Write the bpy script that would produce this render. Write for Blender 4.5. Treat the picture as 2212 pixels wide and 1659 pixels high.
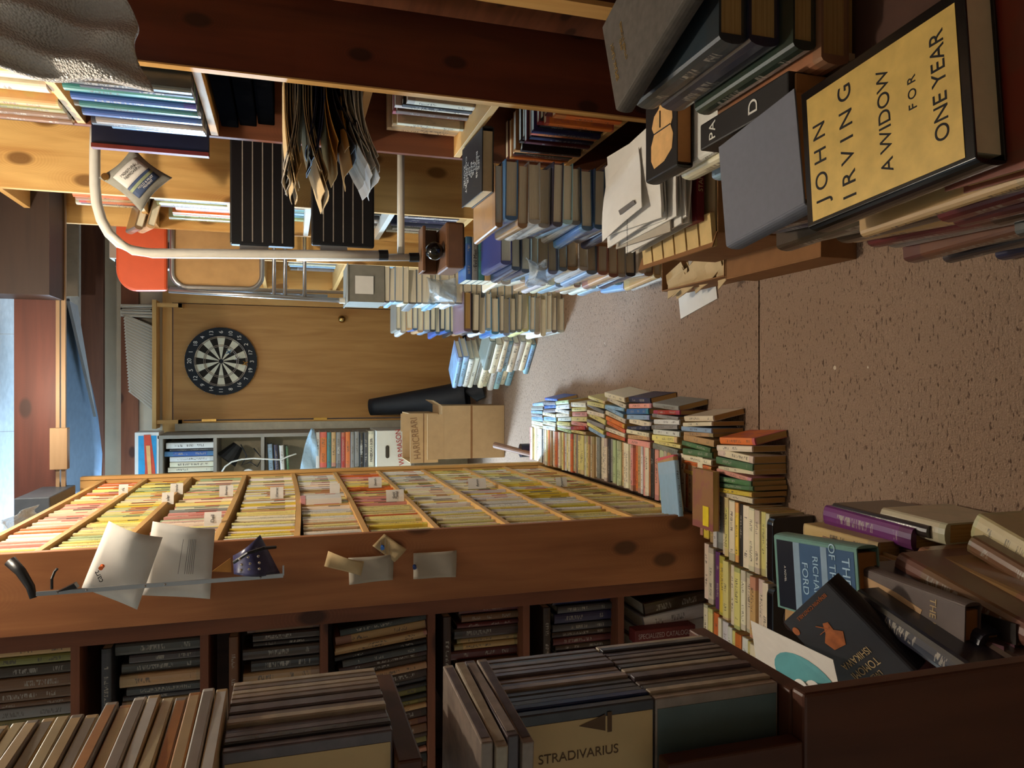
import bpy, bmesh, math, random
from mathutils import Vector, Matrix
R = random.Random(7)
for o in list(bpy.data.objects): bpy.data.objects.remove(o)
S = bpy.context.scene; COL = S.collection
V = Vector
# ---------------- camera (portrait phone shot stored sideways) ----------------
F = 2212*26/36; PITCH = math.radians(16.9); CH = 1.265
fw = V((0, math.cos(PITCH), -math.sin(PITCH))); dn = V((0, -math.sin(PITCH), -math.cos(PITCH))); rt = V((1,0,0))
cam = bpy.data.objects.new('camera', bpy.data.cameras.new('camera')); COL.objects.link(cam)
cam.data.sensor_width = 36; cam.data.lens = 26; cam.data.clip_start = 0.02
M = Matrix.Identity(4)
for i, a in enumerate((dn, rt, -fw)):
    for k in range(3): M[k][i] = a[k]
M[0][3], M[1][3], M[2][3] = 0, 0, CH
cam.matrix_world = M; S.camera = cam
# ---------------- world, lights, exposure ----------------
w = bpy.data.worlds.new('world'); S.world = w; w.use_nodes = True
w.node_tree.nodes['Background'].inputs[0].default_value = (.75, .72, .8, 1)
w.node_tree.nodes['Background'].inputs[1].default_value = 0.04
def lamp(name, kind, loc, energy, col, size=.1, target=None, sy=None):
    d = bpy.data.lights.new(name, kind); d.energy = energy; d.color = col
    if kind == 'AREA':
        d.shape = 'RECTANGLE'; d.size = size; d.size_y = sy or size
    else: d.shadow_soft_size = size
    o = bpy.data.objects.new(name, d); COL.objects.link(o); o.location = loc
    if target is not None: o.rotation_euler = (V(target)-V(loc)).to_track_quat('-Z', 'Y').to_euler()
    return o
lamp('ceiling_bulb_light', 'POINT', (.08, 1.85, 2.36), 37, (1, .87, .70), .035)
lamp('window_daylight', 'AREA', (-1.42, 5.22, 1.72), 250, (.50, .74, 1), .75, (.35, 2.3, .3), .6)
lamp('passage_light', 'POINT', (.2, .2, 2.1), .4, (1, .86, .7), .2)
lamp('added_far_fill', 'POINT', (-.05, 2.95, 2.12), 6.5, (1, .88, .7), .05)  # added fill, no real bulb: lifts page edges of the far piles
S.view_settings.view_transform = 'Standard'; S.view_settings.look = 'None'; S.view_settings.gamma = 1
S.view_settings.exposure = 0.35
# ---------------- pixel helpers: a ray through an image point, cut by a world plane ----------------
def ray(x, y): return fw + dn*((x-1106)/F) + rt*((829.5-y)/F)
def atY(x, y, Y): r = ray(x, y); return V((0,0,CH)) + r*(Y/r.y)
def atX(x, y, X): r = ray(x, y); return V((0,0,CH)) + r*(X/r.x)
def atZ(x, y, Z): r = ray(x, y); return V((0,0,CH)) + r*((Z-CH)/r.z)
# ---------------- materials ----------------
def lin(c):
    return tuple(((v/255)/12.92 if v/255 <= .04045 else ((v/255+.055)/1.055)**2.4) for v in c) + (1,)
MATS = {}
class NT:
    def __init__(s, name, rough=.6, spec=.4):
        s.m = bpy.data.materials.new(name); s.m.use_nodes = True; s.t = s.m.node_tree; s.b = s.t.nodes['Principled BSDF']
        s.b.inputs['Roughness'].default_value = rough; s.b.inputs['Specular IOR Level'].default_value = spec
    def n(s, typ, **kw):
        x = s.t.nodes.new(typ)
        for k, v in kw.items():
            if k.startswith('i'): x.inputs[int(k[1:])].default_value = v
            else: setattr(x, k, v)
        return x
    def l(s, a, b): s.t.links.new(a, b)
    def math(s, op, a, b=None, c=None):
        x = s.t.nodes.new('ShaderNodeMath'); x.operation = op
        for i, v in enumerate((a, b, c)):
            if v is None: continue
            if isinstance(v, (int, float)): x.inputs[i].default_value = v
            else: s.l(v, x.inputs[i])
        return x.outputs[0]
    def mix(s, f, a, b, blend='MIX'):
        x = s.t.nodes.new('ShaderNodeMix'); x.data_type = 'RGBA'; x.blend_type = blend
        for i, v in ((0, f), (6, a), (7, b)):
            if isinstance(v, (int, float)): x.inputs[i].default_value = v
            elif isinstance(v, tuple): x.inputs[i].default_value = v
            else: s.l(v, x.inputs[i])
        return x.outputs[2]
    def bump(s, h, st=.3, d=.01):
        x = s.n('ShaderNodeBump'); x.inputs['Strength'].default_value = st; x.inputs['Distance'].default_value = d
        s.l(h, x.inputs['Height']); s.l(x.outputs[0], s.b.inputs['Normal'])
def flat(name, rgb, rough=.6, spec=.4, metal=0, var=.12, scale=30):
    if name in MATS: return MATS[name]
    t = NT(name, rough, spec); t.b.inputs['Metallic'].default_value = metal
    tc = t.n('ShaderNodeTexCoord'); no = t.n('ShaderNodeTexNoise'); no.inputs['Scale'].default_value = scale; no.inputs['Detail'].default_value = 4
    t.l(tc.outputs['Object'], no.inputs['Vector'])
    c = lin(rgb); d = tuple(v*(1-2*var) for v in c[:3])+(1,); e = tuple(min(1, v*(1+2*var)) for v in c[:3])+(1,)
    t.l(t.mix(no.outputs[0], d, e), t.b.inputs['Base Color']); MATS[name] = t.m; return t.m
def wood(name, rgb, dark, axis='z', knots=True, rough=.55, kscale=2.6):
    key = name+axis
    if key in MATS: return MATS[key]
    t = NT(key, rough, .35); tc = t.n('ShaderNodeTexCoord'); mp = t.n('ShaderNodeMapping')
    sc = {'x': (2, 22, 22), 'y': (22, 2, 22), 'z': (22, 22, 2)}[axis]
    mp.inputs['Scale'].default_value = sc; t.l(tc.outputs['Object'], mp.inputs[0])
    no = t.n('ShaderNodeTexNoise'); no.inputs['Scale'].default_value = 1; no.inputs['Detail'].default_value = 6; no.inputs['Distortion'].default_value = .6
    t.l(mp.outputs[0], no.inputs[0])
    w2 = t.n('ShaderNodeTexNoise'); w2.inputs['Scale'].default_value = 3.5; w2.inputs['Detail'].default_value = 2; t.l(mp.outputs[0], w2.inputs[0])
    rp = t.n('ShaderNodeMapRange'); rp.inputs[1].default_value = .35; rp.inputs[2].default_value = .68; t.l(no.outputs[0], rp.inputs[0])
    col = t.mix(t.math('MULTIPLY', rp.outputs[0], .6), lin(rgb), lin(dark))
    col = t.mix(t.math('MULTIPLY', w2.outputs[0], .25), col, lin(dark))
    if knots:
        sp = t.n('ShaderNodeSeparateXYZ'); t.l(tc.outputs['Object'], sp.inputs[0]); X_, Y_, Z_ = sp.outputs
        pr = {'x': (X_, t.math('ADD', Y_, Z_)), 'y': (Y_, t.math('ADD', X_, Z_)), 'z': (Z_, t.math('ADD', X_, Y_))}[axis]
        cb = t.n('ShaderNodeCombineXYZ'); t.l(t.math('MULTIPLY', pr[0], kscale*1.15), cb.inputs[0]); t.l(t.math('MULTIPLY', pr[1], kscale*2.1), cb.inputs[1])
        vo = t.n('ShaderNodeTexVoronoi'); vo.voronoi_dimensions = '2D'; vo.inputs['Scale'].default_value = 1; vo.inputs['Randomness'].default_value = .95; t.l(cb.outputs[0], vo.inputs[0])
        k = t.n('ShaderNodeMapRange'); k.inputs[1].default_value = .135; k.inputs[2].default_value = .085; t.l(vo.outputs[0], k.inputs[0])
        rings = t.math('MULTIPLY', t.math('SINE', t.math('MULTIPLY', vo.outputs[0], 110)), .3)
        near = t.n('ShaderNodeMapRange'); near.inputs[1].default_value = .42; near.inputs[2].default_value = .1; t.l(vo.outputs[0], near.inputs[0])
        col = t.mix(t.math('MULTIPLY', t.math('ABSOLUTE', rings), near.outputs[0]), col, lin(dark))
        col = t.mix(t.math('MULTIPLY', k.outputs[0], .8), col, lin(tuple(int(v*.62) for v in dark)))
    t.l(col, t.b.inputs['Base Color']); t.bump(no.outputs[0], .12, .002); MATS[key] = t.m; return t.m
def text_mask(t, tc, rnd, zs=78, xs=2.2, lo=.14, hi=.82):
    sp = t.n('ShaderNodeSeparateXYZ'); t.l(tc, sp.inputs[0])
    cb = t.n('ShaderNodeCombineXYZ'); t.l(t.math('MULTIPLY', sp.outputs[2], zs), cb.inputs[0])
    t.l(t.math('MULTIPLY', sp.outputs[0], xs), cb.inputs[1]); t.l(t.math('MULTIPLY', rnd, 91), cb.inputs[2])
    no = t.n('ShaderNodeTexNoise'); no.inputs['Scale'].default_value = 1; no.inputs['Detail'].default_value = 1.5; t.l(cb.outputs[0], no.inputs[0])
    g = t.math('GREATER_THAN', no.outputs[0], .52)
    cb2 = t.n('ShaderNodeCombineXYZ'); t.l(t.math('MULTIPLY', sp.outputs[2], 4.5), cb2.inputs[0]); t.l(t.math('MULTIPLY', rnd, 37), cb2.inputs[1])
    n2 = t.n('ShaderNodeTexNoise'); n2.inputs['Scale'].default_value = 1; n2.inputs['Detail'].default_value = 0; t.l(cb2.outputs[0], n2.inputs[0])
    g = t.math('MULTIPLY', g, t.math('GREATER_THAN', n2.outputs[0], .47))
    for a, b, op in ((sp.outputs[2], lo, 'GREATER_THAN'), (sp.outputs[2], hi, 'LESS_THAN'), (sp.outputs[0], .3, 'GREATER_THAN'), (sp.outputs[0], .72, 'LESS_THAN')):
        g = t.math('MULTIPLY', g, t.math(op, a, b))
    return g, sp
def book_mat(name, rough=.45, spec=.4, coat=0.0, rnd_scale=1):
    t = NT(name, rough, spec); t.b.inputs['Coat Weight'].default_value = coat; t.b.inputs['Coat Roughness'].default_value = .12
    oi = t.n('ShaderNodeObjectInfo'); tc = t.n('ShaderNodeTexCoord').outputs['Object']; rnd = oi.outputs['Random']
    g, sp = text_mask(t, tc, rnd)
    spine = t.math('LESS_THAN', sp.outputs[1], .06)
    base = oi.outputs['Color']
    hs = t.n('ShaderNodeHueSaturation'); t.l(base, hs.inputs['Color'])
    t.l(t.math('ADD', .42, t.math('MULTIPLY', t.math('FRACT', t.math('MULTIPLY', rnd, 7.13)), .14)), hs.inputs['Hue']); t.l(t.math('ADD', .45, t.math('MULTIPLY', t.math('FRACT', t.math('MULTIPLY', rnd, 3.7)), .7)), hs.inputs['Value']); hs.inputs['Saturation'].default_value = .9
    fr = t.math('FRACT', t.math('MULTIPLY', rnd, 13.7))
    band = t.math('MULTIPLY', t.math('GREATER_THAN', sp.outputs[2], t.math('ADD', .76, t.math('MULTIPLY', fr, .4))), 1)
    band2 = t.math('MULTIPLY', t.math('LESS_THAN', sp.outputs[2], t.math('MULTIPLY', t.math('FRACT', t.math('MULTIPLY', rnd, 5.3)), .14)), 1)
    col = t.mix(t.math('MULTIPLY', t.math('MAXIMUM', band, band2), .75), base, hs.outputs[0])
    no = t.n('ShaderNodeTexNoise'); no.inputs['Scale'].default_value = 3; no.inputs['Detail'].default_value = 3; no.noise_dimensions = '4D'
    t.l(tc, no.inputs['Vector']); t.l(t.math('MULTIPLY', rnd, 50), no.inputs['W'])
    art = t.n('ShaderNodeMapRange'); art.inputs[1].default_value = .5; art.inputs[2].default_value = .56; t.l(no.outputs[0], art.inputs[0])
    notsp = t.math('SUBTRACT', 1, spine)
    col = t.mix(t.math('MULTIPLY', t.math('MULTIPLY', art.outputs[0], notsp), .45), col, hs.outputs[0])
    bw = t.n('ShaderNodeRGBToBW'); t.l(base, bw.inputs[0])
    light = t.math('GREATER_THAN', bw.outputs[0], .16)
    tcol = t.mix(light, (.42, .38, .32, 1), (.08, .06, .05, 1))
    col = t.mix(t.math('MULTIPLY', t.math('MULTIPLY', g, spine), .8), col, tcol)
    n3 = t.n('ShaderNodeTexNoise'); n3.inputs['Scale'].default_value = 9; n3.inputs['Detail'].default_value = 5; t.l(tc, n3.inputs['Vector'])
    col = t.mix(t.math('MULTIPLY', n3.outputs[0], .22), col, (.16, .12, .08, 1))
    t.l(col, t.b.inputs['Base Color']); MATS[name] = t.m; return t.m
MB_BOOK = book_mat('printed_card_cover'); MB_GLOSS = book_mat('glossy_jacket', .28, .55, .25)
def page_mat(name, rgb, dark):
    t = NT(name, .9, .1); tc = t.n('ShaderNodeTexCoord').outputs['Object']; sp = t.n('ShaderNodeSeparateXYZ'); t.l(tc, sp.inputs[0])
    cb = t.n('ShaderNodeCombineXYZ'); t.l(t.math('MULTIPLY', sp.outputs[0], 26), cb.inputs[0]); t.l(sp.outputs[2], cb.inputs[1]); t.l(sp.outputs[1], cb.inputs[2])
    no = t.n('ShaderNodeTexNoise'); no.inputs['Scale'].default_value = 1; no.inputs['Detail'].default_value = 3; t.l(cb.outputs[0], no.inputs[0])
    t.l(t.mix(no.outputs[0], lin(rgb), lin(dark)), t.b.inputs['Base Color']); t.bump(no.outputs[0], .2, .01); MATS[name] = t.m; return t.m
PAGE = page_mat('page_edges_cream', (246, 238, 216), (212, 200, 172)); PAGE_Y = page_mat('page_edges_yellowed', (206, 172, 112), (146, 108, 62))
def attr_mat(name):
    t = NT(name, .55, .3); a = t.n('ShaderNodeAttribute'); a.attribute_name = 'Col'
    t.l(a.outputs[0], t.b.inputs['Base Color']); MATS[name] = t.m; return t.m
ATTR = attr_mat('faded_spines')
def carpet():
    t = NT('carpet', .95, .1); tc = t.n('ShaderNodeTexCoord').outputs['Object']
    a = t.n('ShaderNodeTexNoise'); a.inputs['Scale'].default_value = 260; a.inputs['Detail'].default_value = 3; t.l(tc, a.inputs[0])
    mp = t.n('ShaderNodeMapping'); mp.inputs['Scale'].default_value = (66, 170, 1); t.l(tc, mp.inputs[0])
    b = t.n('ShaderNodeTexNoise'); b.inputs['Scale'].default_value = 1; b.inputs['Detail'].default_value = 2; b.inputs['Distortion'].default_value = .4; t.l(mp.outputs[0], b.inputs[0])
    c = t.n('ShaderNodeTexNoise'); c.inputs['Scale'].default_value = 2.2; c.inputs['Detail'].default_value = 5; t.l(tc, c.inputs[0])
    col = t.mix(a.outputs[0], lin((136, 112, 94)), lin((182, 156, 134)))
    col = t.mix(t.math('MULTIPLY', c.outputs[0], .5), col, lin((128, 100, 80)))
    m = t.n('ShaderNodeMapRange'); m.inputs[1].default_value = .59; m.inputs[2].default_value = .70; t.l(b.outputs[0], m.inputs[0])
    col = t.mix(t.math('MULTIPLY', m.outputs[0], .8), col, lin((62, 44, 36)))
    v = t.n('ShaderNodeTexNoise'); v.inputs['Scale'].default_value = 38; v.inputs['Detail'].default_value = 1; t.l(tc, v.inputs[0])
    k = t.n('ShaderNodeMapRange'); k.inputs[1].default_value = .80; k.inputs[2].default_value = .82; t.l(v.outputs[0], k.inputs[0])
    col = t.mix(k.outputs[0], col, lin((214, 202, 180)))
    t.l(col, t.b.inputs['Base Color']); t.bump(t.math('ADD', a.outputs[0], t.math('MULTIPLY', b.outputs[0], -1.2)), .7, .006); return t.m
CARPET = carpet()
PINE = lambda ax='z': wood('knotty_pine', (242, 198, 122), (186, 122, 56), ax)
PINE_P = lambda ax='z': wood('clear_pine', (222, 178, 112), (186, 134, 70), ax, False)
REDW = lambda ax='z': wood('red_pine', (138, 84, 56), (88, 46, 30), ax)
DARKW = lambda ax='z': wood('dark_stained_wood', (98, 58, 40), (54, 28, 20), ax, False, .45)
PLY = lambda ax='z': wood('plywood_door_skin', (196, 148, 86), (158, 108, 56), ax, False, .5)
CARD = flat('corrugated_cardboard', (186, 154, 114), .85, .1, 0, .06)
CARD_D = flat('dark_cardboard', (140, 100, 66), .85, .1, 0, .08)
PLASTER = flat('plaster_wall', (206, 196, 176), .9, .1, 0, .1, 7)
WHITE_M = flat('white_enamel', (226, 224, 214), .3, .5, 0, .03)
BLACK = flat('black_plastic', (14, 14, 17), .4, .5, 0, .1)
BLACKR = flat('black_rubber', (26, 27, 32), .55, .4, 0, .15, 20)
STEEL = flat('brushed_steel', (170, 170, 172), .3, .5, .85, .05)
CHROME = flat('chrome', (190, 190, 190), .15, .5, 1, .02)
BRASS = flat('brass', (190, 160, 100), .22, .5, 1, .03)
PAPER = flat('white_paper', (226, 222, 214), .8, .2, 0, .03)
PAPER_T = flat('tan_paper', (196, 170, 128), .85, .1, 0, .08)
PAPER_G = flat('grey_paper', (176, 166, 150), .85, .1, 0, .06)
MANILA = flat('manila_envelope', (206, 152, 72), .8, .2, 0, .05)
INK = flat('black_ink', (24, 22, 24), .6, .2, 0, 0)
INKW = flat('white_ink', (226, 222, 212), .6, .2, 0, 0)
def clear(name, rgb, rough=.12, alpha=.35):
    t = NT(name, rough, .6); t.b.inputs['Base Color'].default_value = lin(rgb); t.b.inputs['Alpha'].default_value = alpha
    tc = t.n('ShaderNodeTexCoord'); no = t.n('ShaderNodeTexNoise'); no.inputs['Scale'].default_value = 25; no.inputs['Detail'].default_value = 4
    t.l(tc.outputs['Object'], no.inputs[0]); t.bump(no.outputs[0], .8, .02); return t.m
POLY = clear('clear_plastic_film', (214, 226, 234), .12, .45)
# ---------------- mesh helpers ----------------
class MB:
    def __init__(s): s.v = []; s.f = []; s.mi = []; s.c = []
    def add(s, vs, fs, mi=0, col=None):
        o = len(s.v); s.v += [V(p) for p in vs]
        for f in fs: s.f.append([i+o for i in f]); s.mi.append(mi); s.c.append(col)
        return s
    def box(s, lo, hi, mi=0, col=None, m=None):
        x0, y0, z0 = lo; x1, y1, z1 = hi
        vs = [V(p) for p in ((x0,y0,z0),(x1,y0,z0),(x1,y1,z0),(x0,y1,z0),(x0,y0,z1),(x1,y0,z1),(x1,y1,z1),(x0,y1,z1))]
        if m is not None: vs = [m @ p for p in vs]
        return s.add(vs, ((0,3,2,1),(4,5,6,7),(0,1,5,4),(1,2,6,5),(2,3,7,6),(3,0,4,7)), mi, col)
    def obox(s, c, ax, ay, az, dims, mi=0, col=None):       # box centred at c with its own axes
        c = V(c); h = [d/2 for d in dims]; vs = []
        for z in (-1, 1):
            for x, y in ((-1,-1),(1,-1),(1,1),(-1,1)): vs.append(c + V(ax)*x*h[0] + V(ay)*y*h[1] + V(az)*z*h[2])
        return s.add(vs, ((0,3,2,1),(4,5,6,7),(0,1,5,4),(1,2,6,5),(2,3,7,6),(3,0,4,7)), mi, col)
    def tube(s, pts, r, n=12, mi=0, r2=None):
        pts = [V(p) for p in pts]; rings = []
        up = V((.31, .2, .93)).normalized()
        for i, p in enumerate(pts):
            d = (pts[min(i+1, len(pts)-1)] - pts[max(i-1, 0)]).normalized()
            a = d.cross(up)
            if a.length < .05: a = d.cross(V((1,0,0)))
            a.normalize(); b = d.cross(a).normalized(); rr = r if r2 is None else r + (r2-r)*i/(len(pts)-1)
            rings.append([p + (a*math.cos(2*math.pi*k/n) + b*math.sin(2*math.pi*k/n))*rr for k in range(n)])
        vs = [p for g in rings for p in g]; fs = []
        for i in range(len(rings)-1):
            for k in range(n): fs.append((i*n+k, i*n+(k+1)%n, (i+1)*n+(k+1)%n, (i+1)*n+k))
        fs.append(tuple(range(n))[::-1]); fs.append(tuple((len(rings)-1)*n+k for k in range(n)))
        return s.add(vs, fs, mi)
    def prism(s, poly, off, mi=0):                          # polygon (3-D points) pushed along a vector
        n = len(poly); off = V(off); vs = [V(p) for p in poly] + [V(p)+off for p in poly]
        fs = [tuple(range(n))[::-1], tuple(range(n, 2*n))] + [(i, (i+1)%n, n+(i+1)%n, n+i) for i in range(n)]
        return s.add(vs, fs, mi)
    def grid(s, fn, nu, nv, th, nrm, mi=0):                 # thick sheet: fn(u,v) -> point
        nrm = V(nrm)*th; vs = []
        for k in (0, 1):
            for j in range(nv+1):
                for i in range(nu+1): vs.append(V(fn(i/nu, j/nv)) + nrm*k)
        N = (nu+1)*(nv+1); q = lambda i, j, k: k*N + j*(nu+1) + i; fs = []
        for j in range(nv):
            for i in range(nu):
                fs.append((q(i,j,0), q(i+1,j,0), q(i+1,j+1,0), q(i,j+1,0))); fs.append((q(i,j,1), q(i,j+1,1), q(i+1,j+1,1), q(i+1,j,1)))
        for i in range(nu):
            fs.append((q(i,0,0), q(i,0,1), q(i+1,0,1), q(i+1,0,0))); fs.append((q(i,nv,0), q(i+1,nv,0), q(i+1,nv,1), q(i,nv,1)))
        for j in range(nv):
            fs.append((q(0,j,0), q(0,j+1,0), q(0,j+1,1), q(0,j,1))); fs.append((q(nu,j,0), q(nu,j,1), q(nu,j+1,1), q(nu,j+1,0)))
        return s.add(vs, fs, mi)
    def sphere(s, c, r, n=16, sq=(1,1,1), mi=0):
        vs = []; fs = []
        for j in range(1, n):
            for i in range(2*n):
                a = math.pi*j/n; b = math.pi*i/n
                vs.append(V(c)+V((r*sq[0]*math.sin(a)*math.cos(b), r*sq[1]*math.sin(a)*math.sin(b), r*sq[2]*math.cos(a))))
        t = len(vs); vs += [V(c)+V((0,0,r*sq[2])), V(c)-V((0,0,r*sq[2]))]; m = 2*n
        for j in range(n-2):
            for i in range(m): fs.append((j*m+i, (j+1)*m+i, (j+1)*m+(i+1)%m, j*m+(i+1)%m))
        for i in range(m): fs.append((t, i, (i+1)%m)); fs.append((t+1, (n-2)*m+(i+1)%m, (n-2)*m+i))
        return s.add(vs, fs, mi)
WL = {}
def obj(name, mb, mats, parent=None, bevel=0, smooth=False):
    if not isinstance(mats, (list, tuple)): mats = [mats]
    if parent is not None: loc = WL[parent.name]
    else:
        xs = [p.x for p in mb.v]; ys = [p.y for p in mb.v]; zs = [p.z for p in mb.v]
        loc = V(((min(xs)+max(xs))/2, (min(ys)+max(ys))/2, min(zs)))
    me = bpy.data.meshes.new(name); me.from_pydata([p-loc for p in mb.v], [], mb.f)
    for m in mats: me.materials.append(m)
    me.polygons.foreach_set('material_index', mb.mi)
    if any(c is not None for c in mb.c):
        ca = me.color_attributes.new('Col', 'FLOAT_COLOR', 'CORNER')
        for p, c in zip(me.polygons, mb.c):
            for li in p.loop_indices: ca.data[li].color = c or (1,1,1,1)
    me.update(); bm = bmesh.new(); bm.from_mesh(me); bmesh.ops.recalc_face_normals(bm, faces=bm.faces); bm.to_mesh(me); bm.free()
    if smooth:
        me.polygons.foreach_set('use_smooth', [True]*len(me.polygons))
    o = bpy.data.objects.new(name, me); COL.objects.link(o); WL[o.name] = loc
    if parent is not None: o.parent = parent
    else: o.location = loc
    if bevel:
        b = o.modifiers.new('bevel', 'BEVEL'); b.width = bevel; b.segments = 2; b.limit_method = 'ANGLE'; b.angle_limit = math.radians(40)
    if smooth:
        pass
    return o
LABELS = {}
def tag(o, label, cat, group=None, kind=None):
    if label:
        if label in LABELS and not group: print('DUP LABEL', label)
        LABELS[label] = 1; o['label'] = label; n = len(label.replace(',', ' ').split())
        if n > 16 or n < 4: print('LABEL LEN', n, label)
    if cat: o['category'] = cat
    if group: o['group'] = group
    if kind: o['kind'] = kind
    return o
def thing(name, label, cat, loc, group=None):
    o = bpy.data.objects.new(name, None); COL.objects.link(o); o.location = loc; o.empty_display_size = .05
    WL[o.name] = V(loc); return tag(o, label, cat, group)
def struct(name, mb, m, bevel=0):
    o = obj(name, mb, m, None, bevel); o['kind'] = 'structure'; return o
def text(name, s, size, pos, right, up, mat, parent, depth=.0004, align='CENTER', sx=1, shear=0):
    c = bpy.data.curves.new(name, 'FONT'); c.body = s; c.size = size; c.extrude = depth; c.align_x = align; c.align_y = 'CENTER'; c.space_line = .95; c.shear = shear
    t = bpy.data.objects.new(name, c); COL.objects.link(t)
    me = bpy.data.meshes.new_from_object(t); bpy.data.objects.remove(t)
    r = V(right).normalized(); u = V(up).normalized(); n = r.cross(u); m = Matrix(((r.x*sx,u.x,n.x,0),(r.y*sx,u.y,n.y,0),(r.z*sx,u.z,n.z,0),(0,0,0,1)))
    me.transform(Matrix.Translation(V(pos)-WL[parent.name]) @ m); me.materials.append(mat); me.name = name
    o = bpy.data.objects.new(name, me); COL.objects.link(o); o.parent = parent; WL[o.name] = WL[parent.name]; return o
# ---------------- book prototypes (unit size: x thickness, y spine->fore edge, z height) ----------------
def cover_mesh(name, bt, bulge, over):
    outer = [(0, 1), (0, .02)] + [(.5-.5*math.cos(math.pi*k/6), .02-bulge*math.sin(math.pi*k/6)) for k in range(1, 6)] + [(1, .02), (1, 1)]
    inner = [(1-bt, 1), (1-bt, .05), (bt, .05), (bt, 1)]
    mb = MB(); me = bpy.data.meshes.new(name); n = len(outer)
    o2 = outer; i2 = [(bt, 1)] + [(bt, .05)]*1 + [(bt+(1-2*bt)*(k/6), .05) for k in range(1, 6)] + [(1-bt, .05), (1-bt, 1)]
    for z in (0, 1):
        for p in o2: mb.v.append(V((p[0], p[1], z)))
        for p in i2: mb.v.append(V((p[0], p[1], z)))
    N = 2*n
    for i in range(n-1):
        mb.f += [(i, i+1, N+i+1, N+i), (n+i+1, n+i, N+n+i, N+n+i+1), (i+1, i, n+i, n+i+1), (N+i, N+i+1, N+n+i+1, N+n+i)]
    mb.f += [(0, N, N+n, n), (n-1, 2*n-1, N+2*n-1, N+n-1)]
    me.from_pydata(mb.v, [], mb.f); me.update()
    bm = bmesh.new(); bm.from_mesh(me); bmesh.ops.recalc_face_normals(bm, faces=bm.faces); bm.to_mesh(me); bm.free()
    return me
def block_mesh(name, bt, y0, y1, z0, z1, mat):
    mb = MB().box((bt, y0, z0), (1-bt, y1, z1)); me = bpy.data.meshes.new(name); me.from_pydata(mb.v, [], mb.f); me.materials.append(mat); me.update(); return me
PB_C = cover_mesh('paperback_cover', .05, .02, 0); PB_C.materials.append(MB_BOOK)
HC_C = cover_mesh('hardback_cover', .085, .05, 0); HC_C.materials.append(MB_GLOSS)
PB_P = [block_mesh('paperback_pages', .05, .05, .985, .005, .995, m) for m in (PAGE, PAGE_Y)]
HC_P = [block_mesh('hardback_pages', .085, .05, .965, .022, .978, m) for m in (PAGE, PAGE_Y)]
# one-mesh version for small distant copies
def joined(name, c, p):
    bm = bmesh.new(); bm.from_mesh(c); nf = len(bm.faces); bm.from_mesh(p); bm.faces.ensure_lookup_table()
    for i, f in enumerate(bm.faces): f.material_index = 0 if i < nf else 1
    me = bpy.data.meshes.new(name); bm.to_mesh(me); bm.free(); me.materials.append(c.materials[0]); me.materials.append(p.materials[0]); return me
PB_J = [joined('paperback', PB_C, p) for p in PB_P]; HC_J = [joined('hardback', HC_C, p) for p in HC_P]
def book(center, ey, ez, dims, rgb, label, group=None, kind='paperback', pages=0, parts=True, cat=None, nm=None):
    ey = V(ey).normalized(); ez = V(ez).normalized(); ez = (ez - ey*ez.dot(ey)).normalized(); ex = ey.cross(ez)
    t, wd, h = dims; org = V(center) - ex*t/2 - ey*wd/2 - ez*h/2
    m = Matrix(((ex.x*t, ey.x*wd, ez.x*h, org.x), (ex.y*t, ey.y*wd, ez.y*h, org.y), (ex.z*t, ey.z*wd, ez.z*h, org.z), (0,0,0,1)))
    pb = kind == 'paperback'; nm = nm or {'paperback': 'paperback_book', 'hardback': 'hardback_book', 'magazine': 'magazine'}.get(kind, kind)
    if kind == 'magazine': pb = True
    me = (PB_C if pb else HC_C) if parts else (PB_J if pb else HC_J)[pages]
    o = bpy.data.objects.new(nm, me); COL.objects.link(o); o.matrix_world = m; o.color = lin(rgb)
    if parts:
        p = bpy.data.objects.new('page_block', (PB_P if pb else HC_P)[pages]); COL.objects.link(p); p.parent = o
    tag(o, label, cat or {'magazine': 'magazine'}.get(kind, 'book'), group); WL[o.name] = org
    return o
ONES = 'first second third fourth fifth sixth seventh eighth ninth tenth eleventh twelfth thirteenth fourteenth fifteenth sixteenth seventeenth eighteenth nineteenth twentieth'.split()
TENS = {2: 'twenty', 3: 'thirty', 4: 'forty', 5: 'fifty', 6: 'sixty', 7: 'seventy', 8: 'eighty', 9: 'ninety', 10: 'hundred'}
def ordw(n):
    if n <= 20: return ONES[n-1]
    if n > 100: return 'hundred-' + ordw(n-100)
    if n % 10 == 0: return {30: 'thirtieth', 40: 'fortieth', 50: 'fiftieth', 60: 'sixtieth', 70: 'seventieth', 80: 'eightieth', 90: 'ninetieth', 100: 'hundredth'}[n]
    return TENS[n//10] + '-' + ONES[n % 10 - 1]
PAL = {'yellow': (232, 204, 74), 'pale yellow': (236, 222, 140), 'cream': (238, 226, 196), 'white': (232, 230, 224), 'orange': (226, 120, 52), 'red': (184, 50, 38),
       'pink': (232, 158, 146), 'tan': (200, 160, 108), 'brown': (116, 78, 50), 'dark brown': (62, 42, 32), 'black': (22, 21, 24), 'navy': (28, 38, 78), 'blue': (52, 98, 168),
       'pale blue': (150, 186, 214), 'teal': (58, 128, 128), 'green': (70, 112, 70), 'pale green': (186, 204, 156), 'grey': (140, 138, 134), 'dark grey': (66, 66, 70),
       'maroon': (96, 26, 32), 'purple': (98, 48, 112), 'olive': (140, 130, 66)}
def pick(names):
    n = R.choice(names); c = PAL[n]; j = R.uniform(.9, 1.06); return n, tuple(max(4, min(250, int(v*j + R.uniform(-5, 5)))) for v in c)
CARD_N = 'zero one two three four five six seven eight nine ten eleven'.split()
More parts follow.
